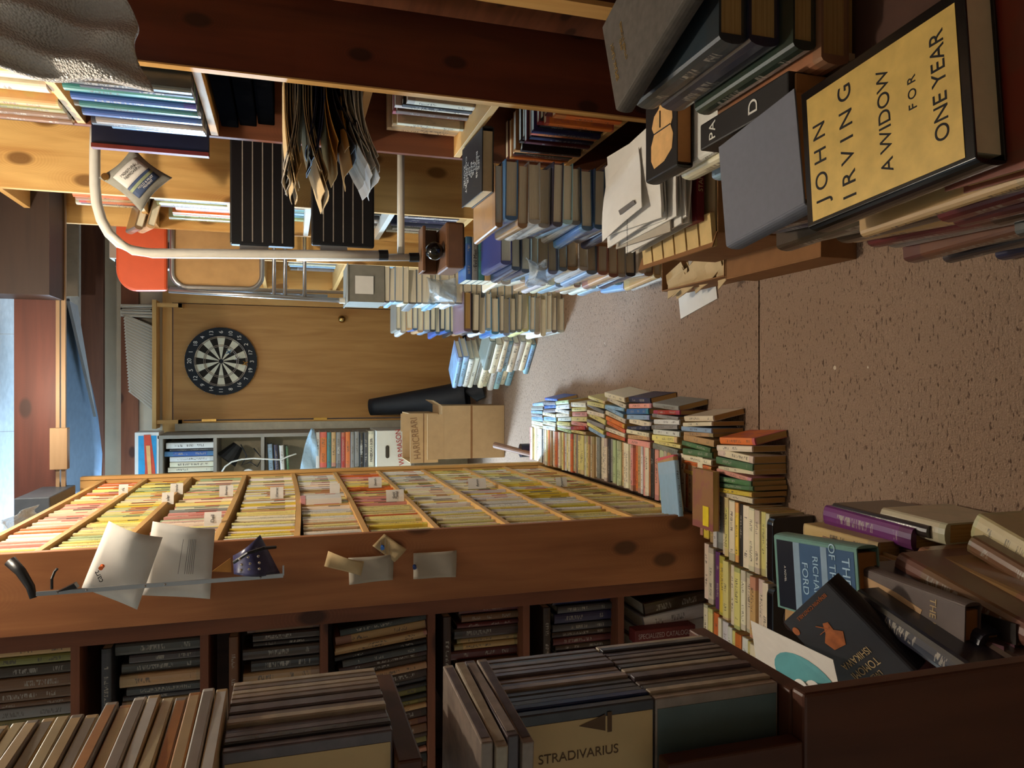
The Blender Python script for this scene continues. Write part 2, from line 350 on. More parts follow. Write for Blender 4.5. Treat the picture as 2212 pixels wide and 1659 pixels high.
# =============== SETTING ===============
FY = 1.783
fl = MB().box((-2.2, -1.2, -.05), (2.2, FY-.004, 0)); struct('floor', fl, CARPET)
fl = MB().box((-2.2, FY+.002, -.05), (2.2, 5.4, 0)); struct('floor', fl, CARPET)
struct('floor', MB().box((-2.2, -1.2, -.1), (2.2, 5.4, -.052)), DARKW('y'))
BY = 5.35
struct('wall_back', MB().box((-2.2, BY, 0), (atY(600, 907, BY).x, BY+.12, 2.6)).box((atY(600, 660, BY).x, BY, 0), (2.2, BY+.12, 2.6)).box((atY(600, 907, BY).x, BY, 2.03), (atY(600, 660, BY).x, BY+.12, 2.6)), PLASTER)
struct('wall_left', MB().box((-2.3, -1.2, 0), (-2.2, 5.4, 2.6)), PLASTER)
struct('wall_right', MB().box((1.4, -1.2, 0), (1.5, 5.4, 2.6)), REDW('y'))
struct('wall_front', MB().box((-2.3, -1.3, 0), (1.5, -1.2, 2.6)), PLASTER)
struct('ceiling', MB().box((-2.3, -1.2, 2.45), (1.5, 5.5, 2.5)), flat('ceiling_board', (214, 216, 214), .9, .1))
# window on the left wall (behind the bookcases)
fr = MB(); 
for a, b in (((-1.95, 5.30, 1.35), (-1.89, 5.345, 2.1)), ((-1.06, 5.30, 1.35), (-1.0, 5.345, 2.1)), ((-1.95, 5.30, 1.35), (-1.0, 5.345, 1.41)), ((-1.95, 5.30, 2.04), (-1.0, 5.345, 2.1))): fr.box(a, b)
struct('window_1', fr, WHITE_M)
gl = flat('daylit_glass', (120, 170, 220), .2); MATS['gl'] = gl
e = gl.node_tree.nodes['Principled BSDF']; e.inputs['Emission Color'].default_value = (.45, .7, 1, 1); e.inputs['Emission Strength'].default_value = 2
struct('window_2', MB().box((-1.89, 5.325, 1.41), (-1.06, 5.34, 2.04)), gl)
# door with its casing
dx0, dx1 = atY(600, 904, BY).x, atY(600, 663, BY).x
door = obj('door_1', MB().box((dx0, BY-.03, .03), (dx1, BY+.01, 1.985)), PLY('z')); door['kind'] = 'structure'
kc = atY(738, 690, BY-.04)
k = MB().tube([kc+V((0,.035,0)), kc+V((0,.02,0))], .03, 20); k.tube([kc+V((0,.02,0)), kc+V((0,-.01,0))], .011, 12); k.sphere(kc+V((0,-.032,0)), .027, 12, (1, .85, 1))
obj('door_knob', k, BRASS, door, 0, True)
hg = MB()
for z in (.3, 1.0, 1.72): hg.box((dx0-.012, BY-.045, z), (dx0+.004, BY-.03, z+.09))
obj('hinge', hg, BRASS, door)
cs = MB().box((dx0-.095, BY-.035, 0), (dx0-.008, BY, 2.0)); struct('trim_1', cs, PINE_P('z'))
struct('trim_2', MB().box((dx1+.006, BY-.035, 0), (dx1+.10, BY, 2.0)), PINE_P('z'))
struct('trim_3', MB().box((dx0-.095, BY-.03, 1.992), (dx1+.10, BY, 2.05)), PINE_P('x'))
struct('trim_4', MB().box((dx0, BY-.028, 0), (dx1, BY+.0, .026)), BLACK)
# ceiling timbers
z0, z1 = 2.125, 2.30
p0 = atY(60, 1100, 3.25).x-.6
struct('trim_5', MB().box((p0, 3.25, 2.12), (1.3, 3.29, 2.262)), wood('beam_red', (92, 46, 34), (60, 28, 20), 'x'))
struct('trim_6', MB().box((p0, 3.235, 2.085), (1.3, 3.25, 2.10)).box((p0, 3.235, 2.105), (1.3, 3.25, 2.118)), wood('dusty_pine', (150, 122, 90), (112, 84, 56), 'x', False))
struct('trim_7', MB().box((p0, 5.0, 2.33), (1.3, 5.04, 2.46)), DARKW('x'))
struct('trim_8', MB().box((p0, BY-.06, 2.19), (1.3, BY-.02, 2.29)), REDW('x'))
blk = MB().box((atY(115, 1015, 3.2).x, 3.2, 2.07), (atY(115, 925, 3.2).x, 3.235, 2.13)); tag(obj('wood_block', blk, wood('dusty_pine', (150, 122, 90), (112, 84, 56), 'x', False), None, .002), 'short pale pine block nailed under the red-brown ceiling beam', 'block')
struct('trim_9', MB().box((atY(100, 640, 3.1).x, 3.05, 2.09), (1.3, 3.235, 2.45)), wood('old_dark_beam', (58, 40, 30), (36, 24, 18), 'x', False))
# curved blue-grey board lying across the rafters
def surfb():
    pts = []; L = [(150, 645), (178, 760), (200, 840), (212, 900), (221, 980), (219, 1030), (200, 1075)]
    far = [atZ(x, y, 2.16) for x, y in L]; near = [atZ(112, y, 2.19) for x, y in L]; mb = MB()
    def fn(u, v):
        i = min(int(u*(len(L)-1)), len(L)-2); t = u*(len(L)-1)-i
        a = near[i].lerp(near[i+1], t); b = far[i].lerp(far[i+1], t); p = a.lerp(b, v); p.z += .012*math.sin(v*math.pi); return p
    return mb.grid(fn, 18, 6, .05, (0, 0, 1))
sb = thing('surfboard', 'long blue-grey rounded board stored flat across the rafters', 'board', (-.3, 3.7, 2.16))
obj('board', surfb(), flat('matt_blue_grey', (74, 90, 106), .8, .1), sb, 0, True)
obj('hanging_wire', MB().tube([(-.2, 3.6, 2.2), (-.2, 3.6, 2.45)], .001, 6), STEEL, sb); obj('hanging_wire', MB().tube([(.2, 3.42, 2.2), (.2, 3.42, 2.45)], .001, 6), STEEL, sb)
fin = MB().prism([atZ(150, 650, 2.14), atZ(168, 660, 2.14), atZ(208, 900, 2.14)], (0, 0, .012)); obj('edge_strip', fin, flat('pale_strip', (110, 112, 112), .7), sb)
cb = MB().prism([atY(118, 640, 4.6), atY(168, 640, 4.6), atY(168, 460, 4.6), atY(118, 460, 4.6)], (0, .03, 0))
tag(obj('wall_panel', cb, flat('grey_board', (140, 124, 104), .8)), 'weathered grey panel high above the bleach jug', 'panel')
# dust-grey shelf above the door with cassettes
SZ = atY(338, 800, BY-.06).z
sh = thing('wall_shelf', 'narrow pine shelf on brackets above the plywood door', 'shelf', (.05, BY-.06, SZ))
xs0, xs1 = atY(338, 925, BY-.08).x, atY(338, 650, BY-.08).x
obj('shelf_board', MB().box((xs0, BY-.15, SZ-.012), (xs1, BY-.002, SZ+.012)), PINE_P('x'), sh)
for y in (912, 658):
    b = atY(345, y, BY-.15).x
    obj('bracket', MB().box((b-.012, BY-.14, SZ-.16), (b+.012, BY-.11, SZ-.013)).box((b-.012, BY-.14, SZ-.16), (b+.012, BY-.036, SZ-.14)), PINE_P('z'), sh)
tapes = []
clearc = flat('dusty_clear_case', (188, 184, 172), .18, .6, 0, .12, 12)
def tape(x, lean, lab):
    mb = MB(); c = V((x, BY-.075, SZ+.013)); az = V((math.sin(lean), 0, math.cos(lean))); ax = V((math.cos(lean), 0, -math.sin(lean)))
    H, T, W = .185, .017, .12; c2 = c + az*(H/2) + ax*(T/2 if lean >= 0 else -T/2)
    mb.obox(c2, ax, V((0,1,0)), az, (T, W, H)); mb.obox(c2 + V((0,-W/2-.001,0)), ax, V((0,1,0)), az, (T*.55, .002, H*.9), 1)
    return tag(obj('plastic_case', mb, [clearc, PAPER_G], None, .0015), lab, 'case', 'dusty clear cases on the shelf above the door')
up = [(xs1-.03-i*.021, 0.01*(i-1.5)) for i in range(5)]
for i, (x, l) in enumerate(up): tape(x, l, ['grey', 'dusty', 'clouded', 'scratched', 'bright shiny'][i]+' clear case standing upright, %s from the right, above the door' % ordw(i+1))
n = 26; xa = xs1-.165; xb = xs0+.14
for i in range(n):
    x = xa + (xb-xa)*i/(n-1); tape(x-.02, .42+.3*(i/n), '%s clear case leaning above the door, %s of the row' % (['dusty', 'shiny', 'grey'][i % 3], ordw(i+1)))
# dartboard
dc = atY(478, 780.5, BY-.06); db = thing('dartboard', 'round bristle dartboard with white numbers hung on the plywood door', 'dartboard', dc)
def disc(r0, r1, a0, a1, y, n=4, d=.004):
    mb = MB(); o = [dc+V((r1*math.sin(a0+(a1-a0)*k/n), y, r1*math.cos(a0+(a1-a0)*k/n))) for k in range(n+1)]
    i_ = [dc+V((r0*math.sin(a0+(a1-a0)*k/n), y, r0*math.cos(a0+(a1-a0)*k/n))) for k in range(n, -1, -1)]
    return mb.prism(o+i_, (0, -d, 0))
def addm(a, b, mi=0):
    o = len(a.v); a.v += b.v; a.f += [[i+o for i in f] for f in b.f]; a.mi += [mi]*len(b.f); a.c += [None]*len(b.f); return a
RB = .2255; base = MB().tube([dc+V((0,.028,0)), dc+V((0,-.008,0))], RB, 64); obj('number_ring', base, flat('dartboard_black', (30, 34, 40), .8), db)
sw, sk = MB(), MB()
for i in range(20):
    a0 = (i-.5)*math.pi/10; (addm(sw, disc(.016, .166, a0, a0+math.pi/10, -.0085, 4, .003)) if i % 2 else addm(sk, disc(.016, .166, a0, a0+math.pi/10, -.0085, 4, .003)))
obj('pale_segments', sw, flat('sisal_cream', (214, 210, 188), .9, .1), db); obj('dark_segments', sk, flat('sisal_black', (44, 40, 36), .9, .1), db)
wr = MB()
for r in (.166, .108, .016, .158, .099):
    wr.tube([dc+V((r*math.sin(a*math.pi/24), -.014, r*math.cos(a*math.pi/24))) for a in range(49)], .0022, 5)
obj('wire_rings', wr, flat('dull_wire', (150, 140, 130), .35, .5, .6), db)
for i, n_ in enumerate((20,1,18,4,13,6,10,15,2,17,3,19,7,16,8,11,14,9,12,5)):
    a = i*math.pi/10; text('number', str(n_), .036, dc+V((.195*math.sin(a), -.0095, .195*math.cos(a))), (1,0,0), (0,0,1), INKW, db)
pin = MB()
for i in range(20): a = (i+.5)*math.pi/10; pin.sphere(dc+V((RB*math.sin(a), -.004, RB*math.cos(a))), .004, 4)
obj('rim_pin', pin, STEEL, db)['kind'] = 'stuff'
for (x, y, c, nm) in ((502, 762, (70, 130, 170), 'blue'), (520, 775, (190, 190, 190), 'silver'), (537, 786, (222, 160, 40), 'yellow')):
    q = atY(x, y, BY-.07); d = thing('dart', nm+'-flighted dart stuck in the lower half of the dartboard', 'dart', q)
    tip = q+V((0,-.10,.02)); obj('barrel', MB().tube([q, q+V((0,-.05,.01))], .003, 8).tube([q+V((0,-.05,.01)), tip], .0018, 6), STEEL, d)
    fm = MB()
    for k in range(4):
        a = k*math.pi/2+.6; e_ = V((math.cos(a), 0, math.sin(a)))*.018; fm.prism([tip, tip+V((0,.04,-.008)), tip+V((0,.034,-.006))+e_, tip+V((0,-.006,0))+e_], (.0008, 0, .0008))
    obj('flight', fm, flat('flight_'+nm, c, .4), d)
# =============== tall narrow pine bookcase full of old paperbacks (aisle left) ===============
AX, AY0, AY1 = -.386, 1.94, 3.36
A = thing('pine_bookcase', 'tall narrow pine bookcase packed with old paperbacks along the aisle', 'bookcase', (AX-.09, 2.65, 0))
AT = 2.06
obj('end_panel', MB().box((AX-.19, AY0, 0), (AX, AY0+.02, AT)), wood('aged_pine', (176, 116, 72), (124, 74, 42), 'z'), A, .0015)
obj('end_panel', MB().box((AX-.19, AY1-.02, 0), (AX, AY1, AT)), PINE_P('z'), A, .001)
obj('front_stile', MB().box((AX-.004, AY1-.02, 0), (AX+.012, AY1+.02, AT)), PINE_P('z'), A, .001)
obj('back_board', MB().box((AX-.19, AY0+.02, 0), (AX-.182, AY1-.02, AT)), REDW('z'), A)
AS = [atY(x, 1659-(829.5+AX/1.0*0+0)+0, AY0) for x in ()]
def zA(x):
    a = PITCH + math.atan((x-1106)/F); return CH - AY0*math.tan(a)
shz = [zA(x) for x in (63, 240, 452, 634, 787, 942, 1098, 1242, 1375)] + [.12]
shz = [1.985] + shz
for i, z in enumerate(shz):
    sag = .012 if i == 4 else .004
    mb = MB().grid(lambda u, v: (AX-.18+.178*u, AY0+.02+(AY1-.04-AY0)*v, z-.016-sag*math.sin(math.pi*v)), 1, 14, .015, (0,0,1))
    obj('shelf', mb, PINE_P('y'), A)
PALS = [ ['cream'], ['orange', 'pink', 'cream', 'orange', 'cream', 'pink', 'pale yellow'], ['cream', 'pale yellow', 'yellow', 'cream', 'pale green', 'pale yellow'],
 ['cream', 'grey', 'pale green', 'pink', 'cream', 'pale yellow'], ['yellow', 'cream', 'tan', 'cream', 'pale yellow', 'white'], ['cream', 'white', 'pale yellow', 'white', 'tan', 'cream'],
 ['yellow', 'pale yellow', 'orange', 'pale yellow', 'pale yellow', 'pink'], ['pale yellow', 'cream', 'yellow', 'white', 'cream'], ['cream', 'yellow', 'pale yellow', 'cream', 'white'], ['yellow', 'white', 'pale yellow', 'yellow', 'cream'], ['tan', 'pale yellow', 'cream']]
stuff = MB(); ladj = ['plain', 'scuffed', 'faded', 'slim', 'bagged', 'creased', 'thick']
top_rows = []
for si in range(len(shz)):
    z = shz[si]; ztop = (shz[si-1] if si else 2.2) - .02; room = ztop - z
    if si == 0: continue
    y = AY0+.024 + (.0 if si not in (6, 8) else .03); k = 0; lean = R.uniform(-.03, .05)
    while y < AY1-.05:
        t = R.choice((.011, .012, .013, .014, .016, .019, .023)); h = min(room-.006, R.uniform(.158, .176)); wd = R.uniform(.102, .112); k += 1
        nm, c = pick(PALS[si]); dx = R.uniform(-.012, .0)
        sag = (.012 if si == 4 else .004)*math.sin(math.pi*(y-AY0)/(AY1-AY0))
        cx = AX-.006-wd/2+dx; a = lean + R.uniform(-.004, .004)
        ez = (0, math.sin(a), math.cos(a))
        if k <= 27:
            adj = 'thick' if t > .018 else ('slim' if t < .0125 else ladj[(k*3+si) % 3])
            book((cx, y+t/2+math.sin(max(a, 0))*0, z+h/2-sag+abs(math.sin(a))*t/2), (-1,0,0), ez, (t, wd, h), c,
                 '%s %s paperback, %s from near end, shelf %s of narrow bookcase' % (adj, nm, ordw(k), CARD_N[si]), 'old paperbacks in the narrow bookcase', pages=R.randint(0, 1), parts=False, nm='vintage_paperback')
        else:
            cc = lin(c); stuff.box((cx-wd/2, y+.0004, z-sag), (cx+wd/2, y+t-.0004, z-sag+h), 0, cc)
            stuff.box((cx+wd/2, y+t*.25, z-sag+h*.2), (cx+wd/2+.0006, y+t*.7, z-sag+h*R.uniform(.4, .75)), 0, lin((60, 45, 38)) if R.random() < .6 else lin((190, 60, 40)))
        y += t + .0012
        if R.random() < .06: lean = R.uniform(-.03, .07); y += .006
tag(obj('paperback_row', stuff, ATTR), 'far ends of the packed paperback rows in the narrow bookcase', 'books', 'paperbacks at the far ends of the narrow bookcase shelves', 'stuff')
# paper divider tags
for (x, y, s, n_, hh) in ((460, 1118, 'Dell', 'large white tag reading Dell', .045), (363, 1074, 'ular', 'white tag reading ular below a taller one', .036), (382, 1054, 'Popular', 'white tag reading Popular high on the shelf', .042),
    (489, 1058, 'Bantam', 'white tag reading Bantam near the far stile', .046), (267, 1056, 'rk', 'white tag sticking out at the top far corner', .03), (598, 1062, 'Warner', 'slanted white tag above the sagging shelf', .044),
    (723, 1054, '', 'folded white tag beside the plain yellow box', .035), (810, 1040, 'Zenith', 'curled grey tag hanging by the far stile', .05), (853, 1068, 'Gold\nMedal', 'curled tag reading Gold Medal', .06),
    (1030, 1042, 'Avon', 'tilted white tag reading Avon', .07), (1212, 1040, 'Pyramid', 'small white tag just above the floor books', .045)):
    p = atX(x, y, AX+.012); wv = V((.12, .99, 0)).normalized(); tg = thing('divider_tag', n_+', narrow pine bookcase' , 'tag', p)
    rgt = V((.93, .28, 0)).normalized(); a0 = p - V((0,0,hh/2)); 
    rr = rgt*(.040); lean = V((0, 0, 1))
    mbt = MB().grid(lambda u, v: p + rr*(u-.6) + V((0,0,hh*(v-.5))) + rgt.cross(lean)*(.004*math.sin(u*3)), 5, 4, .0006, rgt.cross(lean))
    obj('card', mbt, PAPER, tg)
    if s: text('handwriting', s, .0135 if len(s) < 6 else .011, p + rr*(-.08) + rgt.cross(lean)*.0062, rgt, (0,0,1), INK, tg, .0002)
# small boxes on shelves: white carton and yellow box
c = atX(690, 1078, AX+.004); bx = thing('small_box', 'white card box lying among paperbacks on the fifth shelf', 'box', c)
obj('carton', MB().box((c.x-.10, c.y-.03, c.z-.07), (c.x+.006, c.y+.045, c.z+.06)), PAPER, bx, .001); obj('side_panel', MB().box((c.x-.02, c.y-.031, c.z+.045), (c.x+.007, c.y+.046, c.z+.0605)), flat('pink_card', (214, 150, 150)), bx)
# ---- floor rows of spine-up paperbacks
def xr(y):
    P = [(3.6, -.225), (2.56, -.205), (2.26, -.22), (2.0, -.262), (1.76, -.318), (1.5, -.335)]
    for (ya, xa_), (yb, xb_) in zip(P, P[1:]):
        if y >= yb: return xb_ + (xa_-xb_)*min(1, (y-yb)/(ya-yb))
    return P[-1][1]
lines = [(['cream', 'cream', 'white', 'yellow', 'pale yellow', 'pale yellow', 'tan', 'orange', 'pink', 'cream', 'grey', 'pale green', 'cream', 'black'], 3.5, 1.60, 0, 'floor row by narrow bookcase'),
         (['cream', 'yellow', 'tan', 'cream', 'olive', 'pale yellow', 'pale yellow', 'purple'], 1.925, 1.60, 1, 'second floor row'),
         (['cream', 'orange', 'cream', 'white', 'pale yellow', 'dark grey'], 1.925, 1.58, 2, 'third floor row'),
         (['cream', 'red', 'pale blue', 'yellow', 'white', 'brown'], 1.925, 1.56, 3, 'fourth floor row')]
for pal, ya, yb, off, nmr in lines:
    y = ya; k = 0; tot = 0
    while y > yb:
        t = R.choice((.015, .018, .021, .024, .027)); L = R.uniform(.157, .166); D = R.uniform(.10, .112); k += 1
        x1 = xr(y) - off*.176; 
        if y > 1.92: x1 = max(x1, AX+.172)
        nm, c = pick(pal); tw = (-.02 if y > 2 else .22 - .3*(y-1.6)) + R.uniform(-.01, .01)
        if y < 2: tw = .12
        kz = (math.cos(tw), math.sin(tw), 0) if off == 0 and y > 2 else (math.cos(tw), math.sin(tw), 0)
        if y > 1.93 and off == 0 : kz = (1, 0, 0)
        if y <= 1.93: kz = (1, .0, 0)
        book((x1-L/2, y-t/2, D/2+.0015), (0,0,-1), kz, (t, D, L), c, '%s paperback, %s from the far end, %s' % (nm, ordw(k), nmr), 'spine-up paperbacks on the carpet', pages=1, parts=False)
        y -= t + .0012
# black-cover paperbacks at the near ends
for i, (x1, y, lab) in enumerate(((xr(1.6)-.001, 1.575, 'black paperback with ghostly lettering facing the camera, near end of floor row'), (xr(1.6)-.176, 1.575, 'black paperback showing a dim red and grey emblem, below the floor row'))):
    b = thing('black_book', lab, 'book', (x1-.08, y, 0))
    c_ = MB(); rr = .018; pts = []
    for (cx, cz, a0) in ((x1-rr, .125-rr, 0), (x1-.165+rr, .125-rr, 90), (x1-.165, .002, None), (x1, .002, None)):
        if a0 is None: pts.append((cx, y, cz)); continue
        for q in range(6): a = math.radians(a0+18*q); pts.append((cx+rr*math.cos(a), y, cz+rr*math.sin(a)))
    c_.prism(pts, (0, -.024, 0)); obj('cover', c_, flat('glossy_black', (16, 16, 20), .22, .6), b, .002)
    if i == 0:
        text('title_lettering', 'High\nSpirit', .03, (x1-.085, y-.0245, .065), (1,0,0), (0,0,1), flat('dim_grey_ink', (96, 84, 76)), b)
    else:
        e_ = MB().tube([(x1-.075, y-.0245, .062), (x1-.075, y-.0255, .062)], .034, 20); obj('emblem', e_, flat('dim_emblem', (96, 78, 76)), b)
        obj('red_band', MB().box((x1-.13, y-.0252, .018), (x1-.03, y-.024, .026)), flat('dim_red', (130, 28, 28)), b)
# ---- piles beside that row: spines run away from the camera
ys = [3.40, 3.22, 3.04, 2.86, 2.68, 2.50, 2.31, 2.12, 1.93, 1.74]
ppal = [['cream', 'blue', 'pale blue', 'grey', 'white'], ['cream', 'pale blue', 'grey', 'white', 'blue'], ['pale green', 'pale yellow', 'cream', 'white'], ['pale yellow', 'cream', 'pink', 'teal', 'red'], ['pale blue', 'grey', 'cream', 'white', 'pale yellow'],
        ['pale blue', 'cream', 'white', 'orange'], ['pink', 'cream', 'pale blue', 'blue', 'navy', 'tan'], ['pale yellow', 'grey', 'red', 'yellow', 'cream', 'white'], ['yellow', 'green', 'cream', 'pale blue', 'teal', 'orange', 'tan'], ['green', 'yellow', 'orange', 'cream', 'black', 'pink']]
pw = [.12, .135, .12, .12, .14, .15, .165, .165, .175, .16]
for gi, yc in enumerate(ys):
    x = xr(yc)+.004 + (.0 if gi < 8 else .0); xe = x + pw[gi]; k = 0; tilt = 0
    while x < xe:
        t = R.choice((.012, .014, .016, .019)); k += 1; nm, c = pick(ppal[gi]); yaw = R.uniform(-.07, .07) + (.12 if gi in (4, 5) else 0); D = R.uniform(.10, .111); L = R.uniform(.158, .172)
        last = x + t*1.1 >= xe
        tl = .0 if not last else R.choice((.0, .12, .2)); 
        ez = V((math.sin(yaw), math.cos(yaw), 0)); ey = V((math.sin(tl), 0, -math.cos(tl)))
        book((x+t/2+abs(yaw)*.03+math.sin(tl)*D/2, yc+R.uniform(-.006, .006), D/2*math.cos(tl)+.002), ey, ez, (t, D, L), c,
             '%s paperback, %s from the row, side pile %s from the far end' % (nm, ordw(k), ordw(gi+1)),
             'paperbacks in side piles on the carpet', pages=1, parts=True)
        x += t + .0016 + abs(yaw)*.012
# painting-cover paperback with yellow label lying on the row
p = V((xr(1.86)-.03, 1.84, .119)); b = book((p.x, p.y, .135), (0, -.98, .0), (1, .12, 0), (.02, .11, .165), (150, 104, 66), 'worn paperback with painted cover and yellow label lying across the floor row', None, pages=1)
lb = MB().obox((p.x-.045, p.y-.02, .1462), (1,0,0), (0,1,0), (0,0,1), (.055, .03, .0012)); lo = obj('price_label', lb, flat('label_yellow', (228, 200, 40)), None); lo.parent = b; lo.matrix_parent_inverse = b.matrix_world.inverted()
for i, (y, z, nm, tw) in enumerate(((2.06, .123, 'orange', .2), (2.03, .139, 'tan', .25), (2.0, .155, 'pale blue', .18))):
    book((xr(y)-.055, y, z+.002), (0, 1, 0) if False else (-math.sin(tw), math.cos(tw), 0), (math.cos(tw), math.sin(tw), 0), (.015, .105, .165), PAL[nm], nm+' paperback lying flat on the floor row, %s layer up' % ordw(i+1), 'paperbacks lying on top of the floor row', pages=1)
for i, (y, z, nm) in enumerate(((1.70, .117, 'pale blue'), (1.70, .133, 'cream'))):
    pass
# =============== front bookcase on the left, facing the camera ===============
BYF = 2.0
B = thing('wide_bookcase', 'wide red-brown bookcase in shadow behind the disc cases', 'bookcase', (-1.0, 2.1, 0))
def zB(x): return CH - BYF*math.tan(PITCH + math.atan((x-1106)/F))
sb_ = [zB(x) for x in (152, 432, 692, 925, 1130, 1335, 1530)]
bx1 = AX-.193; bx0 = -1.12
obj('side_panel', MB().box((bx1-.045, BYF-.02, 0), (bx1-.002, BYF+.25, 2.2)), REDW('z'), B)
obj('side_panel', MB().box((bx0-.03, BYF, 0), (bx0, BYF+.25, 2.2)), REDW('z'), B)
obj('back_board', MB().box((bx0, BYF+.24, 0), (bx1-.045, BYF+.25, 2.2)), DARKW('z'), B)
for z in sb_: obj('shelf', MB().box((bx0, BYF, z-.02), (bx1-.046, BYF+.24, z)), REDW('x'), B, .001)
bp = [['tan', 'brown', 'dark brown', 'olive', 'grey'], ['brown', 'olive', 'black', 'grey', 'maroon', 'dark brown', 'cream', 'red'], ['brown', 'olive', 'tan', 'maroon', 'dark grey', 'red', 'dark brown', 'orange'], ['brown', 'dark grey', 'tan', 'black', 'navy', 'maroon', 'dark brown'],
      ['grey', 'tan', 'white', 'dark brown', 'brown'], ['brown', 'dark brown', 'maroon', 'orange', 'dark brown', 'tan'], ['maroon', 'brown', 'dark brown', 'navy', 'orange', 'dark grey'], ['maroon', 'white', 'navy', 'brown', 'dark grey']]
def rng_y(x, Y, ya, yb): return atY(x, yb, Y).x, atY(x, ya, Y).x
for si, z in enumerate(sb_):
    top = sb_[si-1]-.02 if si else 2.15
    if si == 3 or si == 6: continue
    x = bx1-.05; k = 0
    while x > bx0+.03:
        t = R.choice((.014, .017, .021, .026, .03)); h = R.uniform(.168, .2) if si != 0 else .19; k += 1; nm, c = pick(bp[si+1 if si else 0]); wd = R.uniform(.11, .13)
        book((x-t/2, BYF+.045+wd/2+R.uniform(0, .015), z+h/2), (0, 1, 0), (0, 0, 1), (t, wd, h), c, '%s book, %s from the right, %s shelf of the wide bookcase' % (nm, ordw(k), ordw(si+1)), 'books standing in the shadowed wide bookcase', kind='hardback', parts=False, nm='trade_paperback')
        x -= t+.0015
    # one or two books lying across the tops
    hz = z+.203
    if top-hz > .03:
        nm, c = pick(bp[si+1 if si else 0]); book((bx1-.19, BYF+.10, hz+.012), (0, 1, 0), (1, 0, 0), (.022, .16, .24), c, '%s book lying across the tops, %s shelf of the wide bookcase' % (nm, ordw(si+1)), 'books lying across the rows', parts=False)
# leaning tall magazines and paper-bound books (fourth shelf) and catalogues (lowest visible shelf)
for si, pal, th in ((3, ['dark grey', 'pale blue', 'brown', 'tan', 'black', 'tan', 'dark brown', 'olive'], .012), (6, ['tan', 'dark brown', 'navy', 'black', 'white', 'dark grey', 'maroon'], .03)):
    z = sb_[si] ; top = sb_[si-1]-.02; x = bx1-.055; k = 0
    while x > bx0+.06:
        t = R.choice((th, th*1.4, th*1.9)); h = min(R.uniform(.225, .25), (top-z)*.93) if si == 3 else min(.21, (top-z)*.93); k += 1; nm, c = pick(pal) ; a = .10 if si == 3 else .12
        c0 = V((x-t/2-math.sin(a)*h/2*0, BYF+.02+.08, z+h/2*math.cos(a)+t/2*math.sin(a)+.001)); ez = V((-math.sin(a), 0, math.cos(a)))
        book(c0 + V((-math.sin(a)*h/2, R.uniform(-.012, .004), 0)), (0,1,0), ez, (t, .16, h), c, '%s leaning volume, %s from the right, %s shelf of the wide bookcase' % (nm, ordw(k), ordw(si+1)), 'leaning volumes in the wide bookcase', kind='magazine' if si == 3 else 'hardback', parts=False)
        x -= (t+.001)/math.cos(a)
# hand built maroon catalogue at the bottom
c = atY(1435, 1368, BYF-.02); cz = thing('catalogue', 'thick maroon catalogue titled SPECIALIZED CATALOGUE at the bottom of the wide bookcase', 'book', c)
obj('cover', MB().box((c.x-.02, BYF-.03, c.z-.10), (c.x+.02, BYF+.015, c.z+.10)), flat('maroon_cover', (104, 36, 34), .6), cz, .003)
text('title_lettering', 'SPECIALIZED CATALOGUE', .021, (c.x, BYF-.0305, c.z), (0,0,-1), (1,0,0), flat('grey_ink', (170, 150, 146)), cz, .0003, 'CENTER', .72)
c2 = c + V((-.045, 0, 0)); cz2 = thing('catalogue', 'second maroon catalogue left of the one titled SPECIALIZED CATALOGUE', 'book', c2)
obj('cover', MB().box((c2.x-.018, BYF-.03, c.z-.10), (c2.x+.018, BYF+.015, c.z+.09)), flat('maroon_cover', (104, 36, 34), .6), cz2, .003)
# papers, clips and the metal strip pinned to the end panel
PY = AY0
def sheet_px(quad, y0, th=.0006, bulge=.012, nu=8, nv=8):
    q = [atY(x, y, y0) for x, y in quad]
    return MB().grid(lambda u, v: q[0].lerp(q[1], u).lerp(q[3].lerp(q[2], u), v) + V((0, -bulge*math.sin(math.pi*u)*(1-v)-.003*math.sin(5*u+3*v)-.003, 0)), nu, nv, th, (0,-1,0))
n1 = thing('pinned_letter', 'white printed letter with curled corner held by the orange pushpin', 'paper', atY(250, 1200, PY-.03))
obj('sheet', sheet_px(((352, 1160), (235, 1125), (178, 1268), (297, 1316)), PY-.03, .0006, .03), PAPER, n1, 0, True)
q = [atY(*p, PY-.052) for p in ((216, 1232), (208, 1258))]
text('printed_logo', 'cart', .018, atY(213, 1246, PY-.046), (.9, 0, .35), (-.35, 0, .9), INK, n1, .0002)
n2 = thing('pinned_paper', 'larger white invoice sheet beneath the curled letter', 'paper', atY(390, 1200, PY-.012))
obj('sheet', sheet_px(((465, 1142), (330, 1126), (305, 1284), (454, 1293)), PY-.012, .0006, .014), PAPER, n2, 0, True)
ln = MB()
for t_ in (.35, .55, .62, .68, .74, .80):
    a = atY(375+t_*60, 1165, PY-.03); b_ = atY(360+t_*70, 1240, PY-.03); ln.tube([a, b_], .0006, 4)
obj('printed_lines', ln, flat('grey_print', (120, 116, 112)), n2)
def pinp(x, y, rgb, lab, y0):
    p = atY(x, y, y0); o = thing('pushpin', lab, 'pushpin', p); d = V((-.2, -1, .1)).normalized()
    obj('head', MB().tube([p+d*.004, p+d*.012], .0035, 12).tube([p+d*.012, p+d*.014], .005, 12).tube([p+d*.002, p+d*.004], .005, 12), flat('pin_'+lab.split()[0], rgb, .35), o)
    obj('needle', MB().tube([p+V((0,.012,0)), p+d*.003], .0006, 6), STEEL, o)
pinp(222, 1222, (226, 110, 50), 'orange pushpin through the white letter', PY-.05)
pinp(826, 1180, (60, 110, 190), 'blue pushpin through the small tan card', PY-.014)
